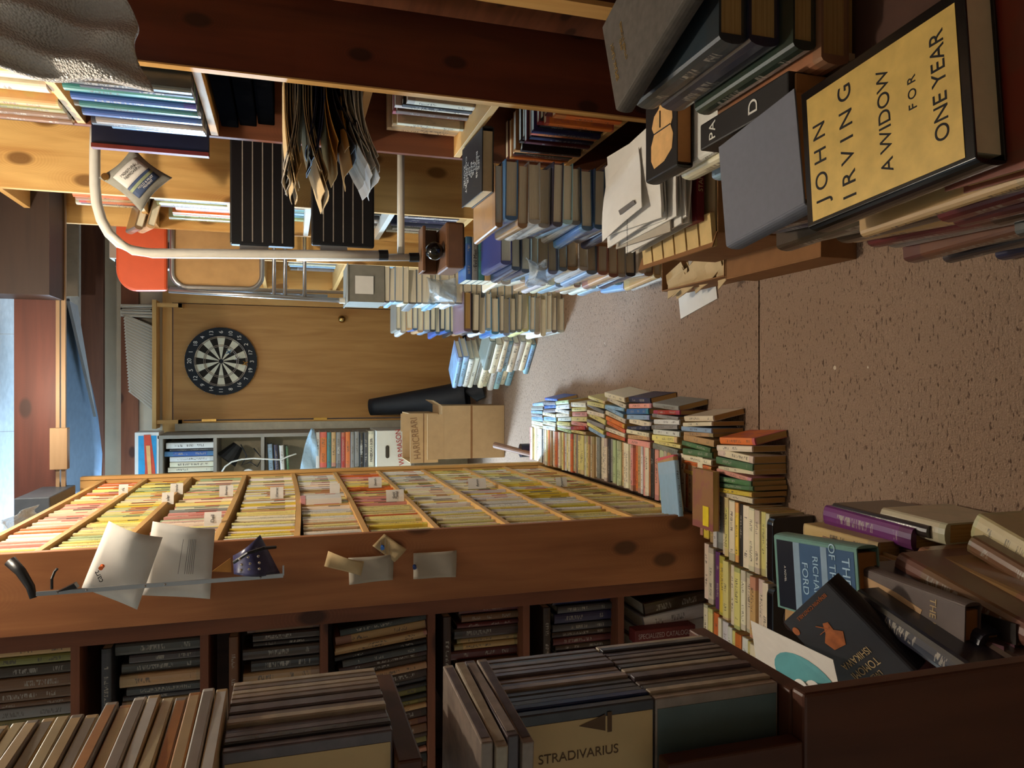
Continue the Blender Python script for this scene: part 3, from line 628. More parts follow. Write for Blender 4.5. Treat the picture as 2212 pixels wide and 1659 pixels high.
pinp(895, 1222, (40, 60, 110), 'dark blue pushpin in the square note', PY-.010)
def note(name, quad, lab, mat, y0, bulge=.006, pr=0):
    o = thing(name, lab, 'note', atY(*quad[0], y0)); obj('sheet', sheet_px(quad, y0, .0006, bulge), mat, o, 0, True)
    if pr:
        m_ = MB(); cs_ = [sum(q_[0] for q_ in quad)/4, sum(q_[1] for q_ in quad)/4]
        for t_ in range(pr): m_.tube([atY(cs_[0]-18+t_*9, cs_[1]-16, y0-.012), atY(cs_[0]-18+t_*9, cs_[1]+14, y0-.012)], .0005, 4)
        obj('pencil_lines', m_, flat('grey_print', (120, 116, 112)), o)
note('note_card', ((850, 1196), (752, 1205), (754, 1262), (848, 1252)), 'blank tan note card overlapped by a folded one', PAPER_G, PY-.006)
note('note_card', ((786, 1212), (709, 1190), (700, 1222), (779, 1243)), 'crumpled folded tan note on the end panel', PAPER_T, PY-.016, .02)
note('note_card', ((878, 1186), (830, 1153), (804, 1178), (852, 1214)), 'small tan card with blue pushpin at a slant', PAPER_T, PY-.010, .002, 3)
note('note_card', ((986, 1188), (893, 1195), (892, 1250), (984, 1246)), 'square grey note with handwriting, lowest on the end panel', PAPER_G, PY-.008, .002)
st = thing('metal_strip', 'long thin steel strip hung along the end panel over the letters', 'strip', atY(345, 1262, PY-.075))
a, b_ = atY(78, 1283, PY-.075), atY(612, 1243, PY-.075)
ax = (b_-a).normalized(); pr_ = ax.cross(V((0,1,0))).normalized()
obj('bar', MB().obox((a+b_)/2, pr_, (0,1,0), ax, (.010, .004, (b_-a).length)), STEEL, st, .0008)
rv = MB()
for t_ in (.08, .19, .42, .5, .9): rv.sphere(a.lerp(b_, t_)+V((0,-.003,0)), .0028, 6)
obj('rivet', rv, CHROME, st)
obj('end_hook', MB().obox(b_+pr_*.012, pr_, (0,1,0), ax, (.024, .003, .004)), STEEL, st)
hd = thing('hand_tool', 'black plastic tool handle clipped at the top of the end panel', 'tool', atY(45, 1245, PY-.05))
obj('grip', MB().tube([atY(22, 1212, PY-.04), atY(45, 1235, PY-.05), atY(66, 1268, PY-.06), atY(72, 1292, PY-.065)], .013, 12, 0, .007), BLACK, hd, 0, True)
cl = thing('bulldog_clip', 'black spring clip gripping the steel strip', 'clip', atY(130, 1265, PY-.08))
obj('jaw', MB().prism([atY(128, 1274, PY-.07), atY(172, 1266, PY-.07), atY(165, 1256, PY-.07)], (0, -.02, 0)), BLACK, cl)
obj('lever', MB().tube([atY(112, 1272, PY-.08), atY(112, 1250, PY-.085), atY(118, 1235, PY-.08), atY(124, 1228, PY-.08)], .003, 8), BLACK, cl)
gc = thing('picture_card', 'curled postcard showing a guitar headstock with six tuning pegs', 'card', atY(550, 1200, PY-.05))
obj('card', MB().grid(lambda u, v: atY(562, 1155, PY-.03).lerp(atY(605, 1238, PY-.05), v).lerp(atY(503, 1200, PY-.03).lerp(atY(505, 1240, PY-.06), v), u)+V((0,-.03*math.sin(math.pi*u),0)), 8, 8, .0008, (0,-1,0)), flat('night_blue_print', (58, 58, 92), .3, .5, 0, .4, 40), gc, 0, True)
pg = MB()
for x, y in ((518, 1208), (536, 1204), (558, 1202), (522, 1220), (540, 1218), (560, 1216), (521, 1232), (538, 1230), (560, 1229)): pg.sphere(atY(x, y, PY-.10), .0035, 6)
obj('printed_pegs', pg, CHROME, gc)
obj('strap', MB().tube([atY(505, 1215, PY-.085), atY(535, 1195, PY-.10), atY(570, 1184, PY-.09), atY(595, 1182, PY-.06)], .004, 8), BLACK, gc)
obj('broom_picture', MB().prism([atY(458, 1234, PY-.07), atY(498, 1205, PY-.07), atY(500, 1236, PY-.07)], (0, -.002, 0)), flat('straw_print', (190, 130, 60)), gc)
# =============== grey shelf unit in the back left corner ===============
FYY = 4.93
fx1 = atY(600, 936, FYY).x; fx0 = fx1-.62
Fz = lambda x: CH - FYY*math.tan(PITCH + math.atan((x-1106)/F))
FU = thing('grey_bookcase', 'grey painted shelf unit against the back wall by the door', 'bookcase', (fx1-.3, 5.1, 0))
GREY = flat('grey_paint', (150, 142, 130), .7, .2, 0, .08, 9)
obj('side_panel', MB().box((fx1-.022, FYY, 0), (fx1, 5.30, Fz(340))), GREY, FU, .001)
obj('side_panel', MB().box((fx0, FYY, 0), (fx0+.022, 5.30, Fz(340))), GREY, FU, .001)
obj('back_board', MB().box((fx0+.022, 5.285, 0), (fx1-.022, 5.30, Fz(340))), flat('cream_board', (178, 166, 140)), FU)
fs = [Fz(343), Fz(460), Fz(563), Fz(812), Fz(888)]
for z in fs: obj('shelf', MB().box((fx0+.022, FYY, z-.022), (fx1-.022, 5.284, z-.002)), GREY, FU, .001)
struct('trim_10', MB().box((fx1+.004, BY-.07, 0), (fx1+.055, BY-.036, 1.97)), flat('cream_paint', (196, 188, 166), .7))
# carton on top
c = atY(314, 975, FYY); tb = thing('long_carton', 'white carton with blue and red artwork lying on the grey shelf unit', 'box', (fx1-.2, 5.05, fs[0]))
tw_, th_ = .40, atY(291, 960, FYY).z - fs[0]
obj('carton', MB().box((fx1-.40, FYY, fs[0]), (fx1+.02, FYY+.2, fs[0]+th_)), PAPER, tb, .001)
obj('blue_panel', MB().box((fx1-.38, FYY-.0015, fs[0]+.012), (fx1+.0, FYY-.0002, fs[0]+th_-.02)), flat('bright_blue', (50, 150, 200)), tb)
obj('red_swoosh', MB().prism([(fx1+.005, FYY-.003, fs[0]+th_-.05), (fx1-.2, FYY-.003, fs[0]+.075), (fx1-.39, FYY-.003, fs[0]+.085), (fx1-.39, FYY-.003, fs[0]+.01), (fx1-.2, FYY-.003, fs[0]+.02), (fx1+.005, FYY-.003, fs[0]+.045)], (0, .0012, 0)), flat('tomato_red', (208, 74, 48)), tb)
obj('pale_panel', MB().prism([(fx1-.06, FYY-.0045, fs[0]+.07), (fx1-.26, FYY-.0045, fs[0]+.058), (fx1-.26, FYY-.0045, fs[0]+.038), (fx1-.06, FYY-.0045, fs[0]+.048)], (0, .0012, 0)), flat('peach', (240, 176, 110)), tb)
x = fx1-.05
for i, (nm, t) in enumerate((('white', .035), ('dark grey', .012), ('blue', .03), ('white', .03), ('cream', .03), ('cream', .028))):
    h = (.27, .25, .28, .25, .25, .26)[i]; book((x-t/2, FYY+.12, fs[1]+h/2), (0,1,0), (0,0,1), (t, .18, h), PAL[nm], '%s book in the top bay of the grey unit, %s from the door' % (nm, ordw(i+1)), 'books in the top bay of the grey unit', parts=False); x -= t+.003
x -= .03
for i, (nm, t) in enumerate((('grey', .02), ('black', .03), ('cream', .025))):
    a = .12; h = .26; book((x-t/2, FYY+.12, fs[1]+h/2+.004), (0,1,0), (math.sin(a), 0, math.cos(a)), (t, .18, h), PAL[nm], '%s folder leaning in the top bay of the grey unit, %s one' % (nm, ordw(i+1)), 'leaning folders in the grey unit', parts=False); x -= t+.012
# electronics bay
z = fs[2]
def simple(name, label, cat, mb, mat, group=None, bevel=0, smooth=False): return tag(obj(name, mb, mat, None, bevel, smooth), label, cat, group)
simple('lamp_shade', 'black angled lamp shade inside the grey shelf unit', 'lamp', MB().tube([(fx1-.08, FYY+.1, z+.14), (fx1-.17, FYY+.08, z+.21)], .035, 16, 0, .07), BLACK)
simple('paper_roll', 'white paper roll with dark core facing out of the grey unit', 'roll', MB().tube([(fx1-.26, FYY+.01, z+.075), (fx1-.26, FYY+.06, z+.075)], .037, 20), PAPER)
simple('roll_core', 'dark hollow core in the middle of the white paper roll', 'core', MB().tube([(fx1-.26, FYY+.0085, z+.075), (fx1-.26, FYY+.0095, z+.075)], .010, 12), BLACK)
for i, (nm, dx) in enumerate((('red', 0), ('pink', .022), ('pale blue', .045))):
    simple('storage_tin', nm+' small tin standing beside the white cable in the grey unit', 'tin', MB().box((fx1-.34+dx-.02, FYY+.03, z+.001), (fx1-.34+dx, FYY+.1, z+.12)), flat('tin_'+nm, PAL[nm], .4), None, .002)
cbp = [atY(x, y, FYY-.01) for x, y in ((474, 1028), (486, 1008), (500, 998), (522, 992), (548, 990), (580, 992), (606, 993), (622, 986), (640, 980))]
simple('white_cable', 'white cable draped across the front of the grey shelf unit', 'cable', MB().tube(cbp, .005, 8), WHITE_M, None, 0, True)
simple('black_cable', 'tangled black cable behind the white paper roll', 'cable', MB().tube([atY(x, y, FYY+.02) for x, y in ((520, 960), (533, 985), (522, 1005), (540, 998), (556, 1008), (566, 990), (548, 968))], .004, 8), BLACK, None, 0, True)
# flat pile in next bay and the bag
zz = fs[3]
pl = [('cream', .045), ('dark grey', .034), ('black', .03), ('grey', .034), ('grey', .03), ('orange', .036), ('red', .03), ('grey', .036), ('tan', .034), ('teal', .03), ('orange', .05), ('white', .028)]
zc = atY(808, 970, FYY).z + .002
mz = atY(885, 970, 4.86).z
mbx = thing('storage_box', 'white bankers box with red lettering and a hand hole', 'box', (fx1-.16, 4.86, mz))
mx1, mx0 = atY(850, 930, 4.80).x, atY(850, 1012, 4.80).x-.06; mtz = zc-.004
obj('carton', MB().box((mx0, 4.80, mz-.0), (mx1, 5.2, mtz)), WHITE_M, mbx, .002)
hl = MB(); pc = atY(837, 976, 4.798); pts = [(pc.x+dx_+math.cos(a)*.012, 4.7985, pc.z+math.sin(a)*.012) for dx_, aa in ((.03, range(-90, 91, 30)), (-.03, range(90, 271, 30))) for a in map(math.radians, aa)]
obj('hand_hole', MB().prism(pts, (0, -.001, 0)), flat('hole_dark', (60, 52, 40)), mbx)
text('printed_lettering', 'W.B.MASON', .05, atY(864, 966, 4.797), (1, 0, .12), (-.12, 0, 1), flat('brick_red', (176, 50, 46)), mbx, .0004, 'CENTER', .85)
zq = zc
tn = {0: "PANDORA'S BOX", 2: 'NEMESIS', 6: '', 7: 'VRON'}
for i, (nm, t) in enumerate(pl):
    if zq+t > atY(672, 970, FYY).z+.02: break
    t *= .86; wx = .24+R.uniform(-.02, .015); b = book((mx1-.012-wx/2+R.uniform(-.008, .005), 4.90+.08, zq+t/2+.0005), (0,1,0), (1,0,0), (t, .16, wx), PAL[nm], '%s hardback lying flat, %s up from the white bankers box' % (nm, ordw(i+1)), 'hardbacks piled on the white bankers box', kind='hardback')
    if i in tn and tn[i]:
        o = thing('x', None, None, (0,0,0)); tt = text('title_lettering', tn[i], .024 if i == 0 else .02, (mx1-.012-wx/2, 4.892, zq+t/2), (1,0,0), (0,0,1), INK if i == 0 else INKW, o, .0004, 'CENTER', .8)
        tt.parent = b; tt.matrix_parent_inverse = b.matrix_world.inverted(); bpy.data.objects.remove(o)
    zq += t+.001
BAG = clear('pale_blue_plastic_bag', (190, 220, 240), .25, .75)
bg = MB().grid(lambda u, v: atY(648, 1015, FYY-.02).lerp(atY(672, 925, FYY-.05), u).lerp(atY(690, 1014, FYY-.02).lerp(atY(676, 928, FYY-.05), u), v)+V((0,-.02*math.sin(7*u+4*v),.01*math.sin(9*v+3*u))), 14, 8, .004, (0,-1,0))
simple('plastic_bag', 'pale blue plastic bag hanging over the pile in the grey unit', 'bag', bg, BAG, None, 0, True)
zz = zq+.03
for i, (nm, t) in enumerate((('pale blue', .035), ('navy', .03), ('white', .032), ('green', .02))):
    zt = fs[2]-.025-.03-.035*i
    if zt < zq+.015: break
    book((fx1-.17-.005*i, FYY+.11, zt), (0,1,.05), (1,0,.05), (t*.8, .16, .2), PAL[nm], '%s book sloping in the bay under the cables, %s from the top' % (nm, ordw(i+1)), 'sloping books below the cables', kind='hardback')
# cardboard boxes on the floor
def carton(name, lab, lo, hi, mat, seam=None, flaps=(), group=None):
    o = thing(name, lab, 'box', ((lo[0]+hi[0])/2, (lo[1]+hi[1])/2, lo[2]), group)
    w_ = .004; x0, y0, z0 = lo; x1, y1, z1 = hi
    m_ = MB().box((x0, y0, z0), (x1, y0+w_, z1)).box((x0, y1-w_, z0), (x1, y1, z1)).box((x0, y0+w_, z0), (x0+w_, y1-w_, z1)).box((x1-w_, y0+w_, z0), (x1, y1-w_, z1)).box((x0+w_, y0+w_, z0), (x1-w_, y1-w_, z0+w_))
    obj('carton', m_, mat, o, .001)
    for f in flaps:
        m2 = MB(); a, b2, d = f; m2.prism([V(a), V(b2), V(b2)+V(d), V(a)+V(d)], (V(b2)-V(a)).cross(V(d)).normalized()*.003); obj('flap', m2, mat, o)
    return o
lz = atY(955, 930, 4.32).z
x0, x1 = atY(1020, 990, 4.32).x, atY(1020, 876, 4.32).x
o = carton('cardboard_box', 'plain brown cardboard box on the carpet left of the black roll', (x0, 4.32, .001), (x1, 4.62, lz), CARD, None, (((x1, 4.34, lz), (x1, 4.60, lz), (.03, 0, .05)), ((x0, 4.322, lz-.01), (x1-.05, 4.322, lz-.01), (0, -.01, .10))))
obj('top_panel', MB().box((x0+.004, 4.324, lz-.006), (x1-.004, 4.616, lz-.002)), CARD, o)
obj('paper_tape', MB().box((x0, 4.3185, lz*.52), (x1, 4.32, lz*.55)), CARD_D, o)
hz = atY(886, 930, 4.42).z
xa_, xb_ = atY(910, 1000, 4.42).x, atY(910, 893, 4.42).x
o = carton('cardboard_box', 'brown printed cardboard box stacked on the plain one', (xa_, 4.42, lz+.004), (xb_, 4.74, hz), CARD, None, (((atY(880, 932, 4.42).x, 4.422, hz-.002), (xb_, 4.422, hz-.002), (0, 0, .058)),))
text('printed_lettering', 'HARICRBARI', .06, ((xa_+xb_)/2, 4.4185, hz-.035), (1,0,.10), (-.10,0,1), flat('faded_brown_ink', (132, 96, 66)), o, .0004, 'CENTER', .75)
obj('printed_line', MB().box((xa_, 4.4185, hz-.085), (xb_, 4.4195, hz-.078)), flat('faded_brown_ink', (132, 96, 66)), o)
obj('label_sticker', MB().box((xa_+.07, 4.418, hz-.14), (xa_+.10, 4.4195, hz-.11)), PAPER_T, o)
# small bat and dark jar by the bookcase foot
q = atY(1100, 968, 3.55)
simple('can', 'small dark can with white band standing at the bookcase foot', 'can', MB().tube([(q.x-.02, 3.62, .001), (q.x-.02, 3.62, .12)], .035, 20), flat('navy_tin', (24, 28, 44), .3))
simple('wooden_stick', 'short brown wooden stick leaning against the narrow bookcase', 'stick', MB().tube([(q.x-.05, 3.45, .02), (q.x+.0, 3.75, .22)], .012, 12, 0, .017), flat('brown_wood_stick', (132, 96, 72)))
# black rolled mat leaning on the door
rl = thing('rolled_mat', 'black rubber mat rolled up and leaning against the door', 'mat', atY(1040, 850, 4.9))
pa, pb_ = atY(800, 880, 5.16), atY(1010, 858, 4.86)
spn = MB(); ax = (pb_-pa).normalized(); sx_ = ax.cross(V((0,1,0))).normalized(); sy_ = ax.cross(sx_)
def roll(u, v):
    a = 2*math.pi*1.35*u; r = (.058+.052*v)*(1-.10*u) ; r2 = r + (.045*max(0, v-.85)/.15*max(0, math.cos(a-.5)) if v > .85 else 0)
    return pa.lerp(pb_, v) + sx_*(r2*math.cos(a)) + sy_*(r*math.sin(a)*.8)
obj('roll', spn.grid(roll, 40, 14, .004, (0,0,0.001)), BLACKR, rl, 0, True)
fl_ = MB().grid(lambda u, v: atY(1000, 845, 4.82).lerp(atY(1035, 813, 4.78), u).lerp(atY(1030, 868, 4.80).lerp(atY(1048, 858, 4.74), u), v)+V((0,-.02*math.sin(math.pi*v),0)), 8, 8, .004, (0,-1,0))
obj('flap', fl_, BLACKR, rl, 0, True)
# =============== bookcases on the right ===============
DX = .695
D = thing('near_bookcase', 'dark red-brown knotty bookcase at the right, open toward the aisle', 'bookcase', (.79, 2.0, 0))
obj('end_panel', MB().box((DX, 1.75, 0), (DX+.19, 1.77, 2.3)), wood('dark_knotty_pine', (112, 52, 32), (66, 28, 18), 'z', True, .5, 3.4), D, .0015)
obj('edge_band', MB().box((DX-.004, 1.748, 0), (DX-.0005, 1.772, 2.3)), PINE_P('z'), D)
obj('end_panel', MB().box((DX, 2.225, 0), (DX+.19, 2.245, 2.3)), REDW('z'), D, .0015)
obj('back_board', MB().box((DX+.182, 1.77, 0), (DX+.19, 2.225, 2.3)), wood('deep_red_wood', (128, 62, 38), (84, 36, 22), 'z', False), D)
DZ = [1.80, 1.469, 1.09, .776, .42]
for z in DZ: obj('shelf', MB().box((DX+.001, 1.771, z-.02), (DX+.181, 2.224, z)), PINE_P('y'), D, .001)
G = thing('dark_side_bookcase', 'dark shelf side seen at the right edge behind the knotty panel', 'bookcase', (1.1, 1.7, 0))
obj('side_panel', MB().box((DX+.205, 1.62, 0), (1.35, 1.64, 2.3)), DARKW('z'), G); obj('front_edge', MB().box((DX+.192, 1.60, 0), (DX+.204, 1.66, 2.3)), PINE_P('z'), G)
def standing(zs, y0, y1, pal, hs, ts, lab, grp, wd=.15, out=0, lean=0, kind='hardback', xf=DX, parts=True, nm=None):
    y = y0; k = 0
    while y < y1:
        t = R.uniform(*ts); h = R.uniform(*hs); k += 1; cn, c = pick(pal); o_ = R.uniform(-.012, .012)
        book((xf-out+wd/2+o_, y+t/2+math.sin(lean)*h/2, zs+h/2*math.cos(lean)+abs(math.sin(lean))*t/2+.001), (1,0,0), (0, math.sin(lean), math.cos(lean)), (t, wd, h), c, lab % (cn, ordw(k)), grp, kind=kind, parts=parts, nm=nm)
        y += (t+.0015)/math.cos(lean)
standing(1.80, 1.80, 2.19, ['yellow', 'tan', 'olive', 'cream', 'brown'], (.20, .26), (.03, .05), '%s thick book %s from the near side on the topmost right shelf', 'books on the topmost right shelf', .16, .0)
standing(1.469, 1.785, 2.10, ['pale blue', 'navy', 'grey', 'blue', 'dark grey', 'teal'], (.22, .27), (.022, .034), '%s shiny book %s from the near side above the black binders', 'tall books above the black binders', .17, .04)
standing(.776, 1.95, 2.2, ['tan', 'cream', 'brown', 'orange', 'black'], (.18, .21), (.02, .03), '%s paperback %s from the near side, shelf below the drooping papers', 'books below the drooping papers', .12, -.05, kind='paperback')
standing(.42, 1.78, 2.2, ['red', 'black', 'dark brown', 'orange', 'navy', 'maroon'], (.18, .2), (.018, .026), '%s spine %s from the near side on the low right shelf', 'books on the low right shelf', .12, 0, kind='paperback')
# large navy and red folio sticking out, plus the slim glossy ones resting beside
fo = thing('large_folio', 'large navy folio with red-brown edge jutting out above the pouch', 'book', (DX, 2.13, 1.47))
obj('cover', MB().box((DX-.058, 2.19, 1.471), (DX+.07, 2.202, 1.76)), flat('navy_cloth', (20, 22, 44), .5), fo, .001); obj('edge', MB().box((DX-.070, 2.185, 1.471), (DX-.0585, 2.207, 1.76)), flat('oxblood', (106, 36, 26), .45), fo, .001)
# black binders and drooping papers
for i in range(3):
    simple('black_binder', 'black binder lying flat under the tall books, %s from the top' % ordw(i+1), 'binder', MB().box((DX+.02+.008*i, 1.80, 1.395-.048*i), (DX+.14, 2.2, 1.44-.048*i)), flat('matt_black_board', (5, 5, 6), .9, 0), 'black binders lying flat under the tall books', .003)
ST = [(.10, PAPER_T, .20), (.085, PAPER_G, .19), (.12, PAPER_T, .21), (.075, flat('navy_folder', (36, 42, 72)), .14), (.11, MANILA, .15), (.09, flat('dark_folder', (30, 26, 30)), .10), (.13, MANILA, .16), (.10, PAPER_G, .15), (.13, PAPER, .17)]
sheafnames = ['tan paper sheaf uppermost', 'grey newspaper sheaf second', 'curled tan sheaf third', 'navy folder sheaf', 'manila envelope below navy folder', 'dark folder', 'bent manila envelope', 'grey document sheaf', 'pale lowest sheaf']
zc_ = 1.092
for i, (ln_, mt, out) in enumerate(reversed(ST)):
    j = len(ST)-1-i; n_ = 6 if mt is not MANILA else 2
    mb = MB()
    for q in range(n_):
        zz = zc_+q*.0033; oo = out+.03*math.sin(q*2.1+i*1.3); ya = 1.80+.012*math.sin(q+i); yb = 2.05-.03*((q*i) % 3)
        mb.grid(lambda u, v: (DX+.14-(oo+.14)*u, ya+(yb-ya)*v+.01*math.sin(4*u), zz - (.055*max(0, u-.45)**2*(1.5+.8*math.sin(i*2.3)) + .004*math.sin(6*v+q+i))*(1.6 if i < 4 else -1.2 if i % 2 else 1.0)), 10, 5, .0016, (0,0,1))
    zc_ += n_*.0033+.004
    simple('paper_sheaf', sheafnames[j]+' drooping from the right bookcase', 'papers', mb, mt, 'paper sheaves drooping from the right bookcase', 0, False)
# bubble wrap at the top right
BW = NT('bubble_wrap', .25, .6); BW.b.inputs['Base Color'].default_value = lin((214, 210, 204)); tc = BW.n('ShaderNodeTexCoord'); vo = BW.n('ShaderNodeTexVoronoi'); vo.inputs['Scale'].default_value = 210; BW.l(tc.outputs['Object'], vo.inputs[0]); BW.bump(BW.math('SUBTRACT', .6, vo.outputs[0]), .6, .008); BW.b.inputs['Alpha'].default_value = .93
Q = [(-90, -60), (262, -60), (318, 188), (-60, 135)]
bwq = [atY(x, y, 1.5) for x, y in Q]
simple('bubble_wrap', 'crinkled grey bubble wrap draped in the upper right corner', 'wrap', MB().grid(lambda u, v: bwq[0].lerp(bwq[1], u).lerp(bwq[3].lerp(bwq[2], u), v) + V((0, .018*math.sin(9*u+5*v)+.012*math.sin(17*v-6*u), .008*math.sin(11*v))), 40, 30, .02, (0,1,0)), BW.m, None, 0, True)
# second right bookcase E
EX = .632
E = thing('knotty_pine_bookcase', 'bright knotty pine bookcase behind the folding step stool', 'bookcase', (.74, 3.0, 0))
obj('end_panel', MB().box((EX, 2.75, 0), (EX+.22, 2.77, 2.19)), PINE('z'), E, .0015)
obj('end_panel', MB().box((EX, 3.28, 0), (EX+.22, 3.30, 2.19)), PINE('z'), E, .0015)
EZ = [2.17, 1.78, 1.47, 1.2, .90, .60]
for z in EZ: obj('shelf', MB().box((EX+.001, 2.771, z-.02), (EX+.21, 3.279, z)), WHITE_M if z in (1.2, .90) else PINE_P('y'), E, .001)
obj('back_board', MB().box((EX+.212, 2.77, 0), (EX+.22, 3.28, 2.19)), PINE_P('z'), E)
standing(1.78, 2.78, 3.25, ['white', 'grey', 'tan', 'cream', 'orange', 'navy'], (.22, .28), (.025, .04), '%s book %s from the near side, upper shelf of the knotty bookcase', 'books on the upper knotty shelf', .16, .0)
standing(1.47, 2.78, 3.25, ['grey', 'orange', 'pale green', 'cream', 'blue', 'brown'], (.2, .26), (.03, .05), '%s book, %s from the near side, shelf behind the grey pouch', 'books on the shelf behind the pouch', .17, .02)
standing(1.2, 2.78, 3.25, ['pale green', 'orange', 'pale blue', 'brown', 'teal'], (.18, .22), (.03, .04), '%s book %s from the near side, white shelf behind the stool treads', 'books behind the stool treads', .15, .01)
standing(.90, 2.78, 3.25, ['grey', 'black', 'white', 'dark grey'], (.2, .25), (.02, .03), '%s book %s from the near side, shelf level with the stool feet', 'books level with the stool feet', .15, .01)
standing(.60, 2.78, 3.25, ['navy', 'dark grey', 'grey', 'white'], (.2, .26), (.02, .03), '%s tall book %s from the near side on the lowest visible knotty shelf', 'books on the lowest knotty shelf', .16, .02)
for i, (x, y, nm) in enumerate(((300, 500, 'brown'), (325, 498, 'tan'))):
    q_ = atY(x, y, 3.12); book((q_.x+.075, 3.12, q_.z+.0), (1, 0, -.25), (.1, .9, .3), (.028, .15, .21), PAL[nm], '%s hardback tilting out of the knotty bookcase over the orange chair back' % nm, None, 'hardback')
# third right bookcase
HX = .575
H_ = thing('far_pine_bookcase', 'far pine bookcase with one panel glowing behind the chair rungs', 'bookcase', (.7, 4.1, 0))
obj('end_panel', MB().box((HX, 3.62, 0), (HX+.22, 3.64, 1.75)), PINE('z'), H_, .0015); obj('end_panel', MB().box((HX, 4.66, 0), (HX+.22, 4.68, 1.75)), PINE('z'), H_)
for z in (1.75, 1.4, 1.0, .62, .3): obj('shelf', MB().box((HX+.001, 3.641, z-.02), (HX+.21, 4.659, z)), PINE_P('y'), H_)
for zi, (z, pal) in enumerate(((1.4, ['white', 'grey', 'cream']), (1.0, ['pale blue', 'grey', 'white', 'cream']), (.62, ['grey', 'white', 'blue', 'cream', 'pale blue']), (.3, ['blue', 'white', 'grey', 'cream']))):
    standing(z, 3.66, 4.6, pal, (.2, .27), (.03, .06), '%%s folder %%s from the near end, %s shelf of the far pine bookcase' % ordw(zi+1), 'folders in the far pine bookcase', .17, .015, parts=False, nm='document_folder')
simple('bleach_jug', 'white plastic jug with blue handle on top of the far bookcase', 'jug', MB().box((HX-.01, 3.9, 1.752), (HX+.12, 4.05, 1.95)), WHITE_M, None, .02)
simple('small_box', 'white metal box on the knotty bookcase near the ceiling beam', 'box', MB().box((atY(180, 555, 3.7).x, 3.7, 1.9), (atY(180, 480, 3.7).x+.1, 3.9, 2.03)), WHITE_M, None, .003)
for i, (x, nm) in enumerate((('DC', 'dark grey'), ('HIB', 'cream'))):
    bq = atY(230+14*i, 590, 3.72); book((HX+.02, 3.74+.03*i, 1.752+.14), (0,1,0), (0,0,1), (.12, .02, .24), PAL[nm], '%s cover standing behind the orange chair back, lettered %s' % (nm, x), None)
# =============== folded step stool, pouch, folded chair ===============
LY = 2.60
ld = thing('step_stool', 'folded white tube step stool with black ribbed treads', 'step stool', atY(880, 550, LY))
WT = flat('chipped_white_paint', (222, 218, 206), .35, .45, 0, .04)
hp = [atY(x, y, LY-.03) for x, y in ((207, 250), (205, 330), (205, 400), (209, 440), (219, 475), (236, 505), (258, 526), (288, 541), (330, 547), (420, 548), (560, 549), (700, 550), (826, 551))]
obj('hoop_tube', MB().tube(hp, .0155, 16), WT, ld, 0, True)
xr_ = .93
obj('leg', MB().tube([atY(640, 556, LY+.03), atY(900, 556, LY+.03)], .013, 14), WT, ld, 0, True)
obj('cross_tube', MB().tube([atY(866, 548, LY+.03), V((xr_, LY+.03, atY(866, 548, LY+.03).z))], .013, 14), WT, ld, 0, True)
obj('hoop_tube', MB().tube([hp[0], V((xr_, hp[0].y, hp[0].z-.02)), V((xr_, LY, .9))], .0155, 16), WT, ld, 0, True)
obj('rubber_foot', MB().tube([atY(818, 551, LY-.03), atY(838, 551, LY-.03)], .018, 14), BLACK, ld); obj('rubber_foot', MB().tube([atY(884, 556, LY+.03), atY(905, 556, LY+.03)], .0165, 14), BLACK, ld)
for (xa, xb) in ((497, 636), (672, 808)):
    a, b_ = atY(xa, 529, LY), atY(xb, 529, LY); t_ = obj('tread', MB().box((a.x, LY-.012, b_.z), (xr_-.02, LY+.018, a.z)), BLACK, ld, .006)
    rb = MB()
    for k in range(5):
        z = a.z + (b_.z-a.z)*(.19+.155*k) if True else 0; rb.box((a.x+.012, LY-.0135, z-.0018), (xr_-.03, LY-.0118, z+.0018))
    obj('tread_rib', rb, flat('rib_grey', (150, 140, 128), .6), t_)
    obj('pivot_plate', MB().box((a.x-.03, LY-.006, a.z-.12), (a.x+.001, LY+.004, a.z-.03)), STEEL, ld)
# pouch
po = thing('hanging_pouch', 'grey cloth pouch with blue and white label hung on the stool hoop', 'pouch', atY(222, 385, LY-.06))
c4 = [atY(x, y, LY-.075) for x, y in ((213, 384), (287, 318), (372, 384), (305, 458))]
def pil(sgn):
    def f(u, v):
        e = (math.sin(math.pi*u)*math.sin(math.pi*v))**.6; pin_ = 1-.10*(1-abs(2*u-1))*abs(2*v-1)**2
        m_ = (c4[0]+c4[2])/2; p = c4[0].lerp(c4[1], u).lerp(c4[3].lerp(c4[2], u), v); w_ = 1-.13*(math.sin(math.pi*u)*abs(2*v-1)**3+math.sin(math.pi*v)*abs(2*u-1)**3)
        return m_+(p-m_)*w_ + V((0, sgn*.028*e, 0))
    return f
obj('cloth_bag', MB().grid(pil(-1), 14, 14, .001, (0,1,0)).grid(pil(1), 14, 14, .001, (0,-1,0)), flat('grey_linen', (150, 148, 138), .9, .1, 0, .12, 60), po, 0, True)
nn = V((0,-1,0)); f = pil(-1); g = lambda u, v: f(u, v)+V((0,-.002,0))
lp = lambda a, b: (lambda u, v: g(a[0]+(a[1]-a[0])*u, b[0]+(b[1]-b[0])*v))
obj('white_label', MB().grid(lp((.18, .85), (.2, .56)), 8, 8, .0008, nn), PAPER, po, 0, True); obj('navy_label', MB().grid(lp((.18, .85), (.56, .84)), 8, 8, .0008, nn), flat('slate_navy', (62, 78, 110)), po, 0, True)
obj('green_stripe', MB().grid(lp((.18, .85), (.62, .68)), 6, 8, .0008, V((0,-1.6,0))), flat('sage', (150, 160, 124)), po, 0, True)
gc_ = (c4[0]*.9+c4[2]*.1)+V((0,-.010,0)); obj('grommet', MB().tube([gc_+V((0,.012,0)), gc_+V((0,-.004,0))], .011, 20), BRASS, po, 0)
